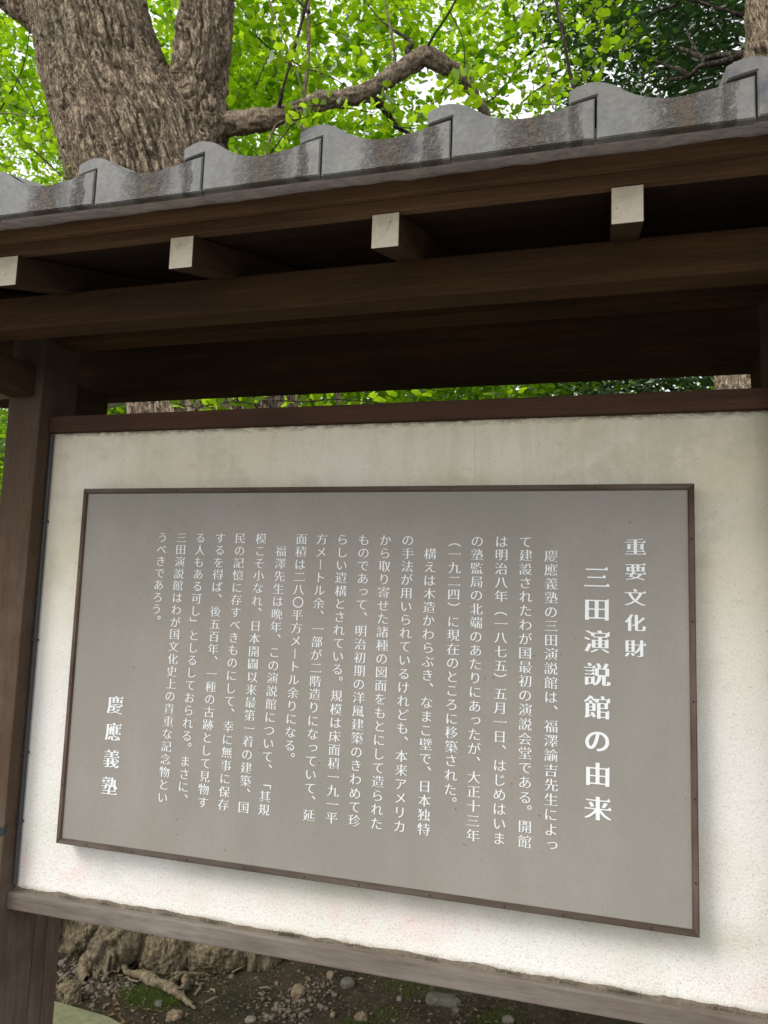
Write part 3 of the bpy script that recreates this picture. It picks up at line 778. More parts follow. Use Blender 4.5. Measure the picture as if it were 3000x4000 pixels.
def bark_displace(me, axes, amp=.03, k=9.0, seed=0, stretch=12.0):
    n = len(me.vertices); co = np.empty(n * 3, np.float32); me.vertices.foreach_get('co', co); P = co.reshape(-1, 3).astype(float)
    no = np.empty(n * 3, np.float32); me.vertices.foreach_get('normal', no); N = no.reshape(-1, 3).astype(float)
    Q = 0; Wt = 0
    for pts, rad in axes:
        cx, cy, r = axis_at(pts, rad, P[:, 2]); d = np.hypot(P[:, 0] - cx, P[:, 1] - cy) / r
        w = np.exp(-d * 5.0)[:, None] + 1e-9
        an = np.stack([P[:, 0] - cx, P[:, 1] - cy, P[:, 2] / stretch], 1); Q = Q + an * w; Wt = Wt + w
    Q = Q / Wt
    Wp = np.stack([fbm(P * 2.2, seed + 11, 3), fbm(P * 2.2, seed + 21, 3), fbm(P * 2.2, seed + 31, 3)], 1) - .5
    Q2 = Q * k + Wp * 1.2 + (fbm(P * 11, seed + 41, 3) - .5)[:, None] * .5
    def rid(f, w0, w1):
        a_ = np.abs(f * 2 - 1); t_ = np.clip((a_ - w0) / (w1 - w0), 0, 1); return 1 - t_ * t_ * (3 - 2 * t_)
    f1 = fbm(Q2 * np.array([1, 1, 1]) * 1.25, seed + 1, 2, .3); f2 = fbm(Q2 * np.array([2.0, 2.0, 2.3]) + 5, seed + 2, 2, .3)
    deep = .55 + .9 * np.clip((fbm(P * 2.4, seed + 14, 2) - .3) * 2, 0, 1)
    fis = np.maximum(rid(f1, .015, .17), .62 * rid(f2, .01, .15)) * deep
    lump = (fbm(P * 3.1, seed + 7, 4) - .5) * 2
    fl = (fbm(np.stack([P[:, 0] * 30, P[:, 1] * 30, P[:, 2] * 17], 1), seed + 9, 3, .65) - .5)
    pl = (fbm(Q2 * np.array([1.2, 1.2, 3.5]) + 9, seed + 3, 2, .5) - .5)
    D = -amp * fis + amp * .6 * lump + amp * .75 * fl + amp * .45 * pl
    P = P + N * D[:, None]
    me.vertices.foreach_set('co', P.astype(np.float32).ravel()); me.update()

GK = thing('ginkgo_tree', 'thick forked ginkgo trunk with deeply furrowed bark rising behind the roof at left', 'tree', (-.5, 1.9, 0))
main = ([(-.50, 1.92, -.3), (-.50, 1.92, 0), (-.53, 1.9, .35), (-.55, 1.9, .9), (-.60, 1.9, 1.6), (-.71, 1.9, 2.58), (-.93, 1.9, 3.25), (-1.22, 1.9, 3.95), (-1.52, 1.9, 4.5), (-1.73, 1.9, 5.05), (-1.92, 1.9, 5.8), (-2.05, 1.9, 7.2)],
        [.64, .58, .53, .49, .47, .455, .465, .465, .375, .355, .34, .30])
right = ([(-.55, 1.85, 2.2), (-.62, 1.85, 2.7), (-.78, 1.86, 3.3), (-.90, 1.88, 3.8), (-.925, 1.9, 4.4), (-.92, 1.9, 4.95), (-.90, 1.9, 5.8), (-.87, 1.95, 7.0)],
         [.27, .30, .26, .20, .165, .160, .155, .12])
left = ([(-1.75, 1.95, 4.7), (-2.10, 1.95, 5.15), (-2.5, 2.0, 5.5), (-3.1, 2.1, 6.4), (-3.6, 2.2, 7.8)], [.11, .14, .12, .10, .06])
but1 = ([(-.9, 1.5, .35), (-1.05, 1.35, .10), (-1.35, 1.2, -.10)], [.20, .15, .10])
but2 = ([(-.5, 1.55, .4), (-.62, 1.32, .12), (-.70, 1.15, -.06)], [.18, .12, .06])
but3 = ([(-.25, 1.65, .35), (-.2, 1.58, .12), (-.1, 1.52, -.10)], [.20, .15, .10])
tmesh = sm_union_tree([main, right, left, but1, but2, but3], .0088, 0)
bark_displace(tmesh, [main, right], .036, 18, 2)
trunk = link('trunk', tmesh, BARK, GK, smooth=True)

def limb(name, pts, rad, mat, parent, n=18, seed=0, amp=.012, step=.03):
    p, r = resample(pts, rad, step); v, f = tube_arrays(p, r, n)
    me = np_mesh(name, v, f)
    no = np.empty(len(v) * 3, np.float32); me.vertices.foreach_get('normal', no); N = no.reshape(-1, 3)
    D = (fbm(v * 9, seed + 40, 3) - .5) * amp * 2.4 - np.clip(1 - np.abs(fbm(v * np.array([16, 30, 30]), seed + 41, 3) * 2 - 1) * 3, 0, 1) * amp
    v2 = v + N * D[:, None]; me.vertices.foreach_set('co', v2.astype(np.float32).ravel()); me.update()
    return link(name, me, mat, parent, smooth=True)
def ray(u, v):
    return (FW + RT * ((u - 1500) / 2945.8) - UPV * ((v - 2000) / 2945.8))
def at(u, v, y):
    d = ray(u, v); return Vector((CX, CY, CZ)) + d * ((y - CY) / d.y)
def P3(lst): return [at(*p) for p in lst]
# the big arched limb
arch = P3([(840, 500, 1.95), (930, 482, 1.9), (1010, 470, 1.85), (1120, 442, 1.8), (1241, 400, 1.78), (1340, 385, 1.8), (1430, 362, 1.82), (1490, 318, 1.85), (1573, 268, 1.9), (1660, 224, 1.95), (1745, 262, 2.0), (1815, 308, 2.1), (1860, 375, 2.15), (1895, 445, 2.2), (1915, 560, 2.3)])
sc = 3.75 / 2946
limb('branch', arch, [54*sc, 52*sc, 49*sc, 42*sc, 36*sc, 34*sc, 34*sc, 36*sc, 42*sc, 43*sc, 38*sc, 32*sc, 27*sc, 23*sc, 17*sc], BARKL, GK, 40, 1, .014, .012)
limb('branch', P3([(1425, 372, 1.82), (1475, 400, 1.9), (1515, 445, 2.0), (1560, 500, 2.1), (1640, 545, 2.2)]), [24*sc, 20*sc, 17*sc, 12*sc, 8*sc], BARKD, GK, 14, 2, .008, .02)
limb('branch', P3([(1640, 235, 1.95), (1590, 200, 2.1), (1605, 165, 2.2), (1500, 90, 2.4), (1420, 0, 2.6), (1360, -80, 2.8)]), [16*sc, 13*sc, 10*sc, 5*sc, 4*sc, 3*sc], BARKD, GK, 10, 3, .004, .03)
for i, (pl, r0) in enumerate([
    ([(1545, 235, 1.85), (1525, 110, 1.8), (1510, 40, 1.8), (1500, -60, 1.8)], 7),
    ([(1672, 178, 1.9), (1700, 130, 1.85), (1760, 40, 1.8), (1800, -40, 1.8)], 7),
    ([(1090, 420, 1.75), (1110, 330, 1.7), (1150, 190, 1.7), (1185, 60, 1.7), (1205, -30, 1.7)], 9),
    ([(1180, 362, 1.75), (1160, 280, 1.8), (1120, 180, 1.85), (1070, 60, 1.9), (1040, -40, 1.9)], 5),
    ([(1000, 330, 2.0), (1060, 205, 2.2), (1150, 70, 2.3)], 4), ([(1210, 50, 2.2), (1170, 10, 2.2), (1120, -60, 2.2)], 8),
    ([(1035, 620, 1.6), (1060, 520, 1.65), (1110, 470, 1.7), (1240, 520, 1.6)], 6),
    ([(1760, 390, 1.7), (1795, 330, 1.75), (1815, 240, 1.8), (1800, 130, 1.8), (1740, 20, 1.9)], 4),
    ([(2240, 350, 1.9), (2215, 230, 1.9), (2190, 90, 1.95), (2165, -30, 2.0)], 9), ([(2160, 420, 1.5), (2150, 330, 1.6), (2140, 250, 1.7), (2100, 100, 1.8)], 4),
    ([(1000, 140, 2.0), (1130, 250, 2.1), (1270, 290, 2.0), (1400, 370, 1.9)], 5), ([(0, 430, 2.6), (90, 260, 2.7), (110, 60, 2.9), (20, -40, 3.0)], 5),
    ([(-60, 440, 2.6), (60, 445, 2.5), (150, 470, 2.2)], 5), ([(100, 560, 1.9), (190, 640, 1.7), (260, 705, 1.6)], 6), ([(60, 300, 2.8), (130, 420, 2.6), (170, 560, 2.4)], 4)]):
    limb('branch', P3(pl), [r0 * sc * 1.0] + [r0 * sc * .8] * (len(pl) - 2) + [r0 * sc * .5], BARKD if i % 3 else BARKL, GK, 7, 50 + i, .002, .05)

# surface roots (children of the ginkgo)
def gz(u, v, dz=.0):
    d = ray(u, v); t = (0.0 - CZ) / d.z; p = Vector((CX, CY, CZ)) + d * t
    p.z = ground_h(p.x, p.y) + dz; return p
sr = 3.2 / 2946
def root(pl, rr, seed, mat=None, dz=.012):
    pts = [gz(u, v, dz) for u, v in pl]
    limb('root', pts, [r * sr * (1.4 if len(pl) > 4 and seed < 76 else 1) for r in rr], mat or BARKR, GK, 18, seed, .008, .008)
root([(478, 3755), (500, 3802), (560, 3812), (612, 3842), (662, 3862), (712, 3900), (765, 3945)], [7, 12, 15, 17, 18, 13, 3], 70, dz=.018)
root([(700, 3885), (722, 3850), (730, 3820), (770, 3795), (800, 3800)], [14, 12, 9, 6, 3], 69, dz=.02)
root([(655, 3862), (680, 3830), (712, 3800), (760, 3785)], [22, 17, 12, 5], 71, dz=.022)
root([(492, 3800), (485, 3760), (480, 3725), (486, 3705)], [10, 8, 6, 4], 72, dz=.03)
root([(545, 3800), (560, 3770), (610, 3765), (665, 3778)], [7, 8, 7, 5], 73, dz=.03)
root([(360, 3705), (340, 3725), (328, 3760), (326, 3795), (338, 3822)], [8, 13, 15, 14, 8], 74, dz=.014)
root([(475, 3775), (430, 3790), (410, 3815), (402, 3838)], [5, 9, 11, 8], 75, dz=.012)
root([(610, 3812), (660, 3795), (720, 3786), (790, 3790)], [4, 6, 6, 3], 76, dz=.016)
for i in range(26):
    u, v = random.uniform(250, 800), random.uniform(3690, 3830)
    pl = [(u, v)]
    for k in range(4): u += random.uniform(-8, 32); v += random.uniform(-14, 14); pl.append((u, v))
    root(pl, [2.5, 3.5, 3, 2.5, 1.5], 80 + i, dz=.012)
# weathered clay-coated buttress bases beneath the rail
def lump(name, c, s, mat, parent=None, seed=0, sub=4, amp=.22, k=2.5, rot=0, flat=False, grp=None):
    bm = bmesh.new(); bmesh.ops.create_icosphere(bm, subdivisions=sub, radius=1)
    V = np.array([v.co[:] for v in bm.verts]); n = (fbm(V * k + seed * 3.7, seed, 4) - .5) * 2
    fac = fbm(V * k * 3 + seed, seed + 5, 3) - .5
    rd = 1 - np.abs(fbm(V * k * 2.2 + seed, seed + 8, 3) * 2 - 1) * 2
    V = V * (1 + amp * n + amp * .6 * fac - amp * .22 * np.clip(rd, 0, 1))[:, None]
    if flat: V = np.sign(V) * np.abs(V) ** .75
    cr, sn = math.cos(rot), math.sin(rot)
    for v, q in zip(bm.verts, V):
        x, y, z = q[0] * s[0], q[1] * s[1], q[2] * s[2]
        v.co = (x * cr - y * sn + c[0], x * sn + y * cr + c[1], z + c[2])
    return link(name, bm_mesh(bm), mat, parent, loc=tuple(c), smooth=not flat)
for i, (u, v, sx, sy, sz) in enumerate([(250, 3690, .20, .14, .20), (430, 3722, .13, .12, .19), (560, 3755, .10, .10, .15), (610, 3770, .12, .12, .17), (780, 3765, .16, .12, .12), (330, 3680, .10, .10, .16), (690, 3740, .12, .12, .18)]):
    p = gz(u, v); lump('root_flare', (p.x, p.y + sy * .8, .02), (sx, sy, sz), BARKR, GK, 30 + i, 6, .22, 2.9)

# ---- leaves
def ginkgo_leaf():
    V = [(0, 0, 0)]; n = 8
    rr = [.80, .97, 1.0, .99, .80, .99, 1.0, .96, .78]
    for i in range(n + 1):
        a = R(-62 + 124 * i / n); r = rr[i]
        V.append((math.sin(a) * r, math.cos(a) * r, .12 * math.cos(a * 2.4)))
    V += [(-.02, -.02, .01), (.02, -.02, .01), (.0, -.75, -.12)]
    F = [(0, i + 2, i + 1) for i in range(n)]; F += [(n+2, n+4, n+3)]
    return np.array(V), np.array(F)
def oval_leaf(w=.32):
    V = [(0, 0, 0), (w * .75, .28, .05), (w, .55, .04), (w * .5, .88, 0), (0, 1.1, -.06), (-w * .5, .88, 0), (-w, .55, .04), (-w * .75, .28, .05)]
    return np.array(V), np.array([(0, i, i + 1) for i in range(1, 7)])
def blade_leaf():
    V = [(-.02, 0, 0), (.02, 0, 0), (.05, .4, .02), (-.05, .4, .02), (.0, 1, -.08)]
    return np.array(V), np.array([(0, 1, 2), (0, 2, 3), (3, 2, 4)])
def rand_rot(n, tilt, rg):
    """rotation matrices: normal tilted from +Z by ~tilt, free heading"""
    th = np.abs(rg.normal(0, tilt, n)); ph = rg.uniform(0, 2*np.pi, n); he = rg.uniform(0, 2*np.pi, n)
    nz = np.stack([np.sin(th)*np.cos(ph), np.sin(th)*np.sin(ph), np.cos(th)], 1)
    a = np.stack([np.cos(he), np.sin(he), np.zeros(n)], 1); a -= nz * (a * nz).sum(1, keepdims=True); a /= np.linalg.norm(a, axis=1, keepdims=True)
    b = np.cross(nz, a)
    return np.stack([b, a, nz], 2)
def leaf_cloud(pos, size, proto, tilt, rg):
    V0, F0 = proto; n = len(pos); Rm = rand_rot(n, tilt, rg)
    V = np.einsum('nij,vj->nvi', Rm, V0) * size[:, None, None] + pos[:, None, :]
    F = F0[None] + (np.arange(n) * len(V0))[:, None, None]
    return V.reshape(-1, 3), F.reshape(-1, F0.shape[1])
def spray_points(n_sp, box_, rg, dens, per=14, length=.45, spread=.045, seed=0):
    """twigs in a volume; returns leaf positions + twig polylines"""
    lo, hi = np.array(box_[0]), np.array(box_[1])
    base = lo + rg.random((n_sp * 4, 3)) * (hi - lo)
    base = base[dens(base) > rg.random(len(base))][:n_sp]
    n = len(base)
    d = rg.normal(0, 1, (n, 3)); d[:, 2] = d[:, 2] * .45 + .1; d /= np.linalg.norm(d, axis=1, keepdims=True)
    t = np.repeat(rg.random((n, per, 1)), 1, 2)
    L = length * rg.uniform(.5, 1.2, (n, 1, 1))
    P = base[:, None, :] + d[:, None, :] * t * L + rg.normal(0, spread, (n, per, 3)) - np.array([0, 0, 1]) * (t ** 2) * L * .2
    return P.reshape(-1, 3), base, d, L[:, 0, 0]
def twig_mesh(base, d, L, r=.0028):
    V = []; n = len(base); e = base + d * L[:, None] - np.array([0, 0, .2]) * L[:, None]; s = base
    a = np.cross(d, np.array([0, 0, 1.0])); a /= np.linalg.norm(a, axis=1, keepdims=True) + 1e-9; b = np.cross(d, a)
    rows = []
    for p, k in ((s, 1.), ((s + e) / 2 + np.array([0, 0, .03]), .8), (e, .4)):
        for q in range(3):
            an = 2 * math.pi * q / 3; rows.append(p + (a * math.cos(an) + b * math.sin(an)) * r * k)
    V = np.stack(rows, 1).reshape(-1, 3)
    f0 = []
    for i in range(2):
        for q in range(3): f0.append((i*3+q, i*3+(q+1) % 3, (i+1)*3+(q+1) % 3, (i+1)*3+q))
    F = np.array(f0)[None] + (np.arange(n) * 9)[:, None, None]
    return V, F.reshape(-1, 4)
def keep_out(P):
    """nothing grows through the shelter or in front of it"""
    m = (P[:, 1] < 2.2) & (P[:, 0] > -2.4) | (P[:, 1] < .95) | ((P[:, 1] < 1.25) & (P[:, 2] < 2.0))
    tr = (np.hypot(P[:, 0] - np.interp(P[:, 2], [0, 2.6, 4, 5, 8], [-.5, -.71, -1.24, -1.73, -2.05]), P[:, 1] - 1.9) < .58) & (P[:, 2] < 8)
    tr2 = (np.hypot(P[:, 0] + .91, P[:, 1] - 1.9) < .27) & (P[:, 2] > 3.3)
    sight = (P[:, 1] < 1.75) & (P[:, 0] < -.35) & (P[:, 2] > 2.9) & (P[:, 0] > -2.2)   # clear space before the big trunk
    return ~(m | tr | tr2 | sight)
def dens_g(P):
    n = fbm(P * .75, 60, 3); n2 = fbm(P * 2.2, 61, 2)
    d = np.clip((n - .40) * 6, .05, 1) * np.clip((n2 - .30) * 3.6, .08, 1)
    ang = (P[:, 0] - CX) / (P[:, 1] - CY + .01)
    d *= np.where(ang > -.08, np.where(P[:, 1] > 3, .45, .6), 1.)       # ginkgo crown thins out to the right
    d *= np.where(ang < -.62, .6, 1.) * np.where((ang > -.27), .55, 1.)
    d *= np.where(ang > .05, .0, 1.)
    return d
GL = ginkgo_leaf()
rg = np.random.default_rng(11)
P, tb, td, tL = spray_points(9500, ((-8.5, 2.55, 2.2), (2.8, 8.5, 10.0)), rg, dens_g, 16, .5, .05)
k = keep_out(P); P = P[k]
dist = np.linalg.norm(P - np.array([CX, CY, CZ]), axis=1)
V, F = leaf_cloud(P, rg.uniform(.030, .064, len(P)), GL, .85, rg)
fo = link('foliage', np_mesh('foliage', V, F), LEAF, GK); fo['kind'] = 'stuff'
k = keep_out(tb) & keep_out(tb + td * tL[:, None]); v, f = twig_mesh(tb[k], td[k], tL[k])
tw = link('twigs', np_mesh('twigs', v, f), BARKD, GK); tw['kind'] = 'stuff'

# near leaves one by one
lm = []
for s in range(4):
    V0, F0 = GL; Vj = V0 + rng.normal(0, .035, V0.shape); Vj[0] = V0[0]; me = np_mesh('leaf', Vj, F0); me.materials.append(LEAF); lm.append(me)
def near_spray(pts, n, sz, seed, spread=.035):
    rr = random.Random(seed); p, r = resample(pts, [1] * len(pts), .03)
    for i in range(n):
        c = p[int(rr.random() ** .8 * (len(p) - 1))]
        q = c + Vector((rr.gauss(0, spread), rr.gauss(0, spread), rr.gauss(0, spread * .7)))
        if q.y < 1.0: q.y = 1.0
        o = bpy.data.objects.new('leaf', lm[rr.randrange(4)]); COL.objects.link(o); o.parent = GK
        o.location = q - GK.location; z = rr.uniform(.8, 1.2) * sz; o.scale = (z, z, z)
        o.rotation_euler = (rr.gauss(R(35), .6), rr.gauss(0, .6), rr.uniform(0, 6.28))
SPR = [
    ([(2240, 350, 1.5), (2330, 240, 1.5), (2450, 190, 1.5)], 26, .035), ([(2350, 20, 1.4), (2345, 90, 1.4), (2290, 110, 1.45)], 12, .036),
    ([(1700, 400, 1.4), (1780, 310, 1.4), (1850, 350, 1.45)], 26, .044), ([(1130, 440, 1.4), (1240, 410, 1.3), (1460, 440, 1.3)], 24, .036),
    ([(1040, 620, 1.3), (1160, 470, 1.35), (1250, 450, 1.35)], 16, .036), ([(2130, 330, 1.5), (2040, 400, 1.6), (2180, 410, 1.5)], 18, .040),
    ([(1500, 300, 1.6), (1520, 480, 1.6), (1700, 500, 1.6)], 18, .036), ([(1050, 150, 1.5), (1180, 260, 1.5), (1320, 250, 1.5)], 26, .040),
    ([(100, 560, 1.5), (190, 640, 1.5), (240, 690, 1.5)], 16, .034), ([(20, 400, 1.8), (120, 450, 1.8), (200, 560, 1.7)], 22, .036),
    ([(660, 1570, 1.15), (760, 1590, 1.15), (900, 1570, 1.15), (1010, 1580, 1.15)], 30, .046), ([(1060, 1560, 1.2), (1180, 1570, 1.25), (1320, 1560, 1.3), (1500, 1575, 1.4)], 30, .042),
    ([(1900, 400, 1.6), (1960, 350, 1.6), (1880, 300, 1.6)], 14, .038)]
for i, (pl, n, sz) in enumerate(SPR):
    p = P3(pl); near_spray(p, n, sz, 100 + i, .04)
    limb('twig', p, [.004] + [.003] * (len(p) - 2) + [.002], BARKD, GK, 6, 300 + i, .0005, .05)

# ---- sapling trunk behind the sign
SP = thing('sapling', 'thin pale sapling stem rising behind the roof in front of the arched limb', 'tree', (.15, 2.3, 0))
sp0 = at(1322, 1570, 2.3); sp1 = at(1190, 600, 2.3); sp2 = at(1205, 200, 2.3); sp3 = at(1206, -60, 2.3)
limb('trunk', [(sp0.x + .02, 2.3, -.1), (sp0.x + .02, 2.3, 1.2), sp0, sp1, sp2, sp3, sp3 + Vector((.0, 0, 1.5))], [.024, .022, .018, .015, .013, .0115, .007], SAPB, SP, 12, 5, .002, .06)

# ---- evergreen at the right
EV = thing('evergreen_tree', 'dark glossy evergreen with rough trunk at the right edge behind the roof', 'tree', (2.15, 1.95, 0))
a0 = at(2785, 1490, 1.8); a1 = at(2893, 190, 1.8); a2 = at(2925, 0, 1.8)
ev = ([(a0.x + .40, 1.95, -.2), (a0.x + .36, 1.95, 1.2), (a0.x + .35, 1.95, a0.z), (a0.x + .45, 1.95, 3.3), (a1.x + .33, 1.95, a1.z), (a2.x + .30, 1.95, a2.z + .1), (a2.x + .36, 2.0, 6.5), (a2.x + .4, 2, 8)],
      [.46, .36, .335, .32, .31, .29, .25, .18])
em = sm_union_tree([ev], .0125, 0); bark_displace(em, [ev], .036, 18, 5); link('trunk', em, BARK, EV, smooth=True)
EB = [([(2930, 215, 2.0), (2830, 215, 2.1), (2750, 228, 2.1), (2700, 205, 2.15), (2640, 180, 2.2)], [20, 14, 12, 9, 5]),
      ([(2930, 200, 2.0), (2870, 228, 2.0), (2790, 250, 2.0), (2730, 262, 2.0), (2690, 300, 2.0), (2610, 312, 2.05)], [22, 14, 13, 12, 11, 6]),
      ([(2690, 300, 2.0), (2660, 275, 2.0), (2620, 262, 2.1), (2560, 240, 2.1)], [12, 11, 8, 4]), ([(2735, 260, 2.0), (2745, 235, 2.1), (2700, 160, 2.2), (2660, 60, 2.3)], [8, 7, 5, 3]),
      ([(2640, 20, 2.4), (2540, 60, 2.4), (2440, 150, 2.4)], [8, 6, 3]), ([(2900, 60, 2.3), (2800, 30, 2.3), (2640, -20, 2.3)], [12, 8, 6])]
for i, (pl, rr) in enumerate(EB):
    limb('branch', P3(pl), [r * 3.8 / 2946 for r in rr], BARKD, EV, 12, 60 + i, .004, .03)
rg = np.random.default_rng(21)
def dens_e(P):
    n = fbm(P * 1.1, 70, 3); ang = (P[:, 0] - CX) / (P[:, 1] - CY + .01)
    edge = np.clip((ang + .05 + (n - .5) * .35) * 12, 0, 1)
    return edge * np.clip((n - .22) * 5, .2, 1)
P, tb, td, tL = spray_points(10500, ((.4, 2.35, 2.3), (6.8, 7.0, 9.2)), rg, dens_e, 18, .45, .06)
V, F = leaf_cloud(P, rg.uniform(.05, .085, len(P)), oval_leaf(.2), .8, rg)
fo = link('foliage', np_mesh('foliage', V, F), LEAFE, EV); fo['kind'] = 'stuff'
v, f = twig_mesh(tb, td, tL); tw = link('twigs', np_mesh('twigs', v, f), BARKD, EV); tw['kind'] = 'stuff'

# ---- fan palm far left behind (narrow blades show in the slot and beside the post)
PM = thing('fan_palm', 'fan palm with narrow stiff blades behind the left post', 'palm', (-2.0, 2.9, 0))
limb('trunk', [(-2.0, 2.9, -.1), (-2.0, 2.9, 1.2), (-1.98, 2.9, 2.5)], [.10, .09, .08], BARKD, PM, 12, 9, .01, .08)
for i in range(11):
    an = i / 11 * 6.28 + .3; hub = Vector((-1.98, 2.9, 2.45)); el = random.uniform(-.1, .8)
    d = Vector((math.cos(an) * math.cos(el), math.sin(an) * math.cos(el), math.sin(el))); c = hub + d * .5
    v1, f1 = tube_arrays([hub, c], [.008, .006], 5)
    s = d.cross(Vector((0, 0, 1))).normalized(); nrm = s.cross(d)
    Vb = []; Fb = []
    for k in range(20):
        t = R(-75 + 150 * k / 19); bd_ = (d * math.cos(t) + s * math.sin(t)); w = bd_.cross(nrm) * .013; L = .48
        q = len(Vb) ; Vb += [c - w * .3, c + w * .3, c + bd_ * L * .5 + w - nrm * -.01, c + bd_ * L * .5 - w, c + bd_ * L - Vector((0, 0, .1))]
        Fb += [(q, q+1, q+2), (q, q+2, q+3), (q+3, q+2, q+4)]
    st = link('frond', np_mesh('frond', np.array([tuple(x) for x in Vb]), np.array(Fb)), PALML, PM)
    link('stalk', np_mesh('stalk', v1, f1), PALML, st)

# ---- background broadleaf trees, each its own thing
BT = [(-6.5, 9.0, 3.6, 8.0, 'broad bright green tree far behind, leftmost of the backdrop'), (-2.8, 10.0, 3.2, 8.5, 'bright green backdrop tree beyond the ginkgo trunk'), (.4, 9.5, 3.0, 7.0, 'bright green backdrop tree beyond the middle of the roof'),
      (3.6, 10.0, 3.2, 8.0, 'green backdrop tree beyond the evergreen at the right'), (-10.5, 8.0, 3.6, 8.5, 'green backdrop tree at far left beside the post')]
for i, (x, y, r, h, lb) in enumerate(BT):
    t = thing('broadleaf_tree', lb, 'tree', (x, y, 0), 'backdrop trees behind the shelter')
    limb('trunk', [(x, y, -.2), (x + .1, y, h * .4), (x, y, h * .8)], [.22, .17, .08], BARKD, t, 10, 90 + i, .02, .3)
    rg = np.random.default_rng(40 + i)
    def dn(P, x=x, y=y, r=r, h=h):
        q = ((P[:, 0] - x) / r) ** 2 + ((P[:, 1] - y) / r) ** 2 + ((P[:, 2] - h * .5) / (h * .5)) ** 2
        return (q < 1.15) * np.clip((fbm(P * .9, 33 + i, 3) - .30) * 5, .05, 1)
    P, tb, td, tL = spray_points(750, ((x - r, y - r, .4), (x + r, y + r, h)), rg, dn, 22, .8, .16)
    V, F = leaf_cloud(P, rg.uniform(.07, .12, len(P)), oval_leaf(.45), .8, rg)
    fo = link('crown', np_mesh('crown', V, F), LEAFF, t); fo['kind'] = 'stuff'
# low shrubs that close the view through the slot
SB = [(-3.9, 4.6, 1.3, 3.3, 'leafy shrub behind the fan palm'), (-1.6, 5.0, 1.4, 3.7, 'tall leafy shrub seen through the slot left of the sapling'), (.6, 4.8, 1.3, 3.6, 'tall leafy shrub seen through the slot right of the sapling'),
      (-6.5, 4.2, 1.6, 3.5, 'leafy shrub seen left of the post')]
for i, (x, y, r, h, lb) in enumerate(SB):
    t = thing('leafy_shrub', lb, 'shrub', (x, y, 0), 'shrubs behind the shelter')
    rg = np.random.default_rng(60 + i)
    for j in range(4):
        limb('stem', [(x, y, -.1), (x + random.uniform(-.3, .3), y + random.uniform(-.3, .3), h * .4), (x + random.uniform(-.8, .8), y + random.uniform(-.6, .6), h * .8)], [.03, .022, .01], BARKD, t, 7, 200 + i * 5 + j, .003, .15)
    def dn(P, x=x, y=y, r=r, h=h):
        q = ((P[:, 0] - x) / r) ** 2 + ((P[:, 1] - y) / r) ** 2 + ((P[:, 2] - h * .5) / (h * .55)) ** 2
        return (q < 1.1) * np.clip((fbm(P * 1.5, 53 + i, 3) - .28) * 5, .1, 1)
    P, tb, td, tL = spray_points(420, ((x - r, y - r, .2), (x + r, y + r, h)), rg, dn, 18, .5, .08)
    V, F = leaf_cloud(P, rg.uniform(.05, .08, len(P)), oval_leaf(.42), .8, rg)
    fo = link('foliage', np_mesh('foliage', V, F), LEAFF, t); fo['kind'] = 'stuff'

# ================================================================== GROUND DETAIL
def stone(u, v, sx, sy, sz, mat, label, seed, rot=0, flat=False, amp=.2):
    p = gz(u, v); o = lump('stone', (p.x, p.y, p.z + sz * .35), (sx, sy, sz), mat, None, seed, 4, amp * 1.5, 1.9, rot, True)
    tagp(o, label, 'stone'); return o
q = 3.25 / 2946
stone(742, 3825, 17*q, 14*q, 12*q, ST_G, 'grey green rounded stone above the pale chip at the end of the forked root', 1, .4)
stone(728, 3842, 18*q, 12*q, 5*q, ST_P, 'flat pale pinkish stone chip beside the forked root', 2, .2, True)
stone(1165, 3868, 26*q, 22*q, 24*q, ST_T, 'tan lump of stone in the middle of the gravel patch', 3, .3)
stone(1358, 3838, 26*q, 24*q, 18*q, ST_G, 'angular grey green stone below the bottom rail', 4, .6, True, .12)
stone(1290, 3815, 14*q, 12*q, 15*q, ST_T, 'small upright tan stone just under the rail', 5)
stone(1730, 3905, 62*q, 34*q, 22*q, ST_G, 'broad flat greyish stone lying at the lower right under the rail', 6, .1, True, .14)
stone(1780, 3955, 12*q, 11*q, 10*q, ST_G, 'small grey pebble below the broad flat stone', 7)
stone(1560, 3893, 10*q, 10*q, 10*q, ST_P, 'small round pale pebble left of the broad flat stone', 8)
stone(1300, 3961, 9*q, 9*q, 9*q, ST_T, 'round pinkish pebble alone on the dark earth', 9)
stone(980, 3990, 20*q, 15*q, 12*q, ST_P, 'whitish stone cut by the bottom edge', 10)
stone(1410, 3985, 22*q, 18*q, 20*q, ST_T, 'rough brown lump at the bottom edge beside moss', 11, .2, False, .4)
stone(680, 3978, 26*q, 20*q, 20*q, ST_T, 'knobbly brown stone below the tip of the forked root', 12, .3, False, .35)
stone(620, 3922, 15*q, 12*q, 11*q, ST_G, 'grey stone lying against the moss patch', 13)
stone(270, 3905, 38*q, 30*q, 48*q, BARKR, 'stumpy brown rock beside the left post', 14, .2, False, .28)
stone(243, 3747, 13*q, 12*q, 11*q, ST_P, 'pale round pebble beside the left post', 15)
stone(905, 3795, 12*q, 10*q, 9*q, ST_G, 'grey pebble under the rail right of the trunk base', 16)
stone(770, 3797, 9*q, 9*q, 9*q, ST_T, 'small orange brown pebble at the foot of the trunk', 17)
stone(1985, 3985, 20*q, 16*q, 12*q, ST_P, 'pale stone at the bottom edge below the rail', 18)
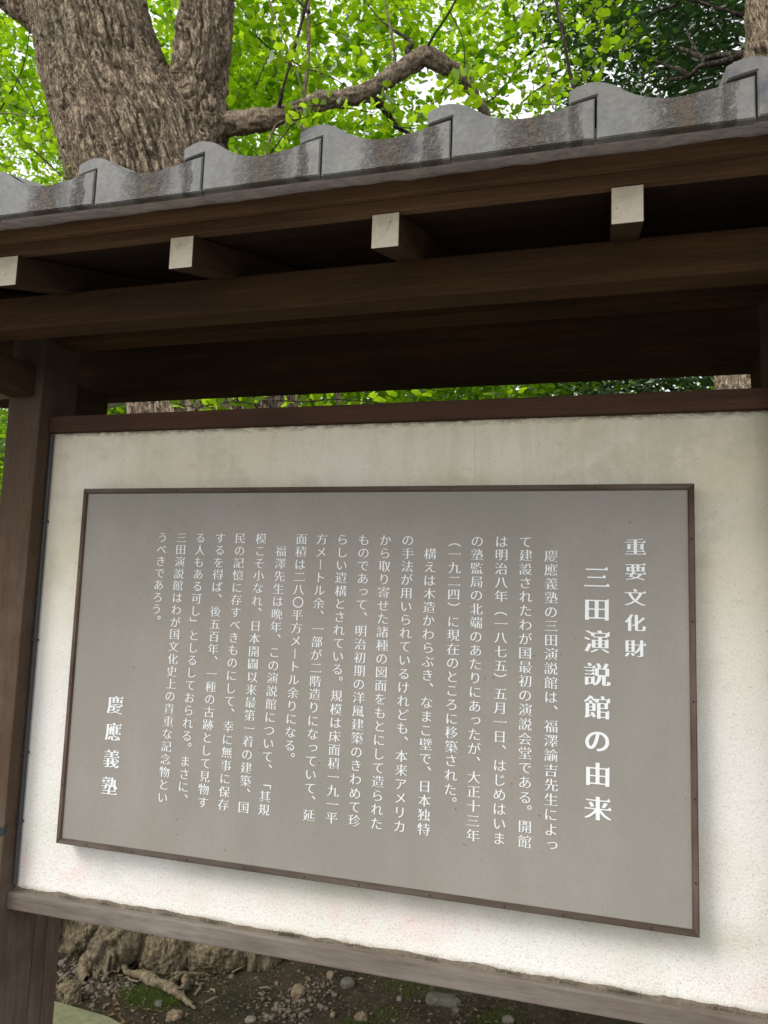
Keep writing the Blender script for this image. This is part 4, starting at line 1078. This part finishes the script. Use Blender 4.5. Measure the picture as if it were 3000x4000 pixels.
# pebbles
bm = bmesh.new(); bmesh.ops.create_icosphere(bm, subdivisions=1, radius=1); ICV = np.array([v.co[:] for v in bm.verts]); ICF = np.array([[v.index for v in f.verts] for f in bm.faces]); bm.free()
def pebbles(n, cu, cv, su, sv, r0, r1, seed):
    rg = np.random.default_rng(seed); pos = []; 
    for i in range(n):
        p = gz(rg.normal(cu, su), min(4150, rg.normal(cv, sv))); pos.append((p.x, p.y, p.z))
    pos = np.array(pos); r = rg.uniform(r0, r1, n) * rg.uniform(.5, 1, n)
    an = rg.uniform(0, 6.28, n); S = np.stack([rg.uniform(.7, 1.4, n), rg.uniform(.6, 1, n), rg.uniform(.45, .8, n)], 1)
    Vx = ICV[None] * S[:, None] * r[:, None, None] * (1 + rg.normal(0, .2, (n, len(ICV), 1)))
    c, s = np.cos(an)[:, None], np.sin(an)[:, None]
    Vx = np.stack([Vx[..., 0] * c - Vx[..., 1] * s, Vx[..., 0] * s + Vx[..., 1] * c, Vx[..., 2]], 2) + pos[:, None] + np.array([0, 0, 1]) * (r * .2)[:, None, None]
    return Vx.reshape(-1, 3), (ICF[None] + (np.arange(n) * len(ICV))[:, None, None]).reshape(-1, 3)
parts = [pebbles(260, 300, 3800, 70, 60, .004, .016, 1), pebbles(170, 480, 3790, 120, 50, .003, .012, 2), pebbles(70, 1170, 3880, 70, 35, .006, .016, 3), pebbles(55, 1130, 3940, 60, 25, .005, .017, 4),
         pebbles(700, 1000, 3860, 500, 90, .002, .006, 5), pebbles(40, 1250, 3830, 50, 25, .005, .013, 6), pebbles(60, 1800, 3960, 200, 40, .003, .011, 7), pebbles(250, 700, 3780, 120, 20, .003, .008, 8), pebbles(90, 450, 3850, 60, 20, .006, .014, 9)]
V, F = merge(parts); pb = link('pebbles', np_mesh('pebbles', V, F), ST_X); tagp(pb, 'loose gravel and pebbles scattered on the dark earth', 'gravel', None, 'stuff')
# crumbled leaf litter and fibres
rg = np.random.default_rng(77); LT = plain('leaf litter', (.15, .095, .05), .9)
pos = np.array([tuple(gz(rg.normal(a, b), rg.uniform(3640, 4080), .004)) for a, b, n in ((420, 160, 420), (1000, 350, 330), (1800, 300, 160)) for _ in range(n)])
V, F = leaf_cloud(pos, rg.uniform(.006, .022, len(pos)), oval_leaf(.25), .5, rg)
lo = link('leaf_litter', np_mesh('litter', V, F), LT); tagp(lo, 'crumbled brown leaf litter strewn over the earth and between the roots', 'leaf litter', None, 'stuff')
# moss tufts
def moss(cu, cv, su, sv, n, seed):
    rg = np.random.default_rng(seed); pos = []
    for i in range(n):
        p = gz(rg.normal(cu, su), rg.normal(cv, sv)); pos.append((p.x, p.y, p.z - .002))
    pos = np.array(pos); return leaf_cloud(pos, rg.uniform(.006, .016, n), (np.array([(-.12, 0, 0), (.12, 0, 0), (0, 0, 1.0)]), np.array([(0, 1, 2)])), .5, rg)
V, F = merge([moss(570, 3885, 40, 20, 9000, 1), moss(640, 3905, 28, 12, 3000, 2), moss(1590, 3850, 50, 22, 900, 3), moss(1950, 3970, 50, 20, 1300, 4), moss(1500, 3950, 40, 20, 500, 5), moss(1400, 3995, 30, 12, 900, 6)])
ms = link('moss', np_mesh('moss', V, F), MOSS); tagp(ms, 'bright green moss cushions on the earth below the forked root', 'moss', None, 'stuff')
# mossy concrete slab corner
sl = bmesh.new(); pa = gz(212, 3945); pb_ = gz(430, 4000)
zt = .03; P = [(pa.x - .9, pa.y + .01, 0), (pa.x, pa.y, 0), (pb_.x, pb_.y, 0), (pb_.x + .5, pb_.y - .16, 0), (pb_.x + .3, pb_.y - .6, 0), (pa.x - .9, pa.y - .5, 0)]
a = [sl.verts.new((x, y, -.1)) for x, y, _ in P]; b = [sl.verts.new((x, y, zt)) for x, y, _ in P]
sl.faces.new(a[::-1]); sl.faces.new(b)
for i in range(len(P)): sl.faces.new((a[i], a[(i+1) % len(P)], b[(i+1) % len(P)], b[i]))
bmesh.ops.bevel(sl, geom=[e for e in sl.edges if all(v.co.z > 0 for v in e.verts)], offset=.012, segments=3, affect='EDGES')
s = link('footing_slab', bm_mesh(sl), SLAB, loc=(pa.x, pa.y, 0)); tagp(s, 'moss stained concrete footing at the foot of the left post', 'footing')
# fallen twigs and leaves
TWD = [((462, 3688 + 150), (560, 3600 + 190), 'pale straight twig beside the left post'), ((905, 3776), (960, 3752), 'short brown twig under the rail beside the orange leaf'), ((760, 3880), (785, 3838), 'pale crooked twig right of the forked root'),
       ((800, 3915), (850, 3890), 'pale twig on the dark earth below the trunk base'), ((1012, 3852), (1060, 3848), 'light brown twig at the left of the gravel patch'), ((822, 3862), (838, 3880), 'tiny grey twig between two pebbles')]
TWD[0] = ((224, 3828), (275, 3788), TWD[0][2])
for i, (a, b, lb) in enumerate(TWD):
    pa, pb2 = gz(*a, .010), gz(*b, .012); mid = (pa + pb2) / 2 + Vector((.006, .004, .004))
    v, f = tube_arrays([pa, mid, pb2], [.0035, .004, .0025], 7); o = link('fallen_twig', np_mesh('twig', v, f), TWIG, smooth=True, loc=tuple(pa)); tagp(o, lb, 'twig')
p = gz(915, 3742, .012); bm = bmesh.new()
vs = [bm.verts.new((p.x + math.cos(t) * .032, p.y + math.sin(t) * .013, p.z + .008 * math.sin(2 * t))) for t in [i / 12 * 6.283 for i in range(12)]]
c = bm.verts.new((p.x, p.y, p.z - .004))
for i in range(12): bm.faces.new((vs[i], vs[(i+1) % 12], c))
o = link('fallen_leaf', bm_mesh(bm), DRYL, loc=tuple(p)); tagp(o, 'dry orange brown leaf lying under the rail', 'leaf')
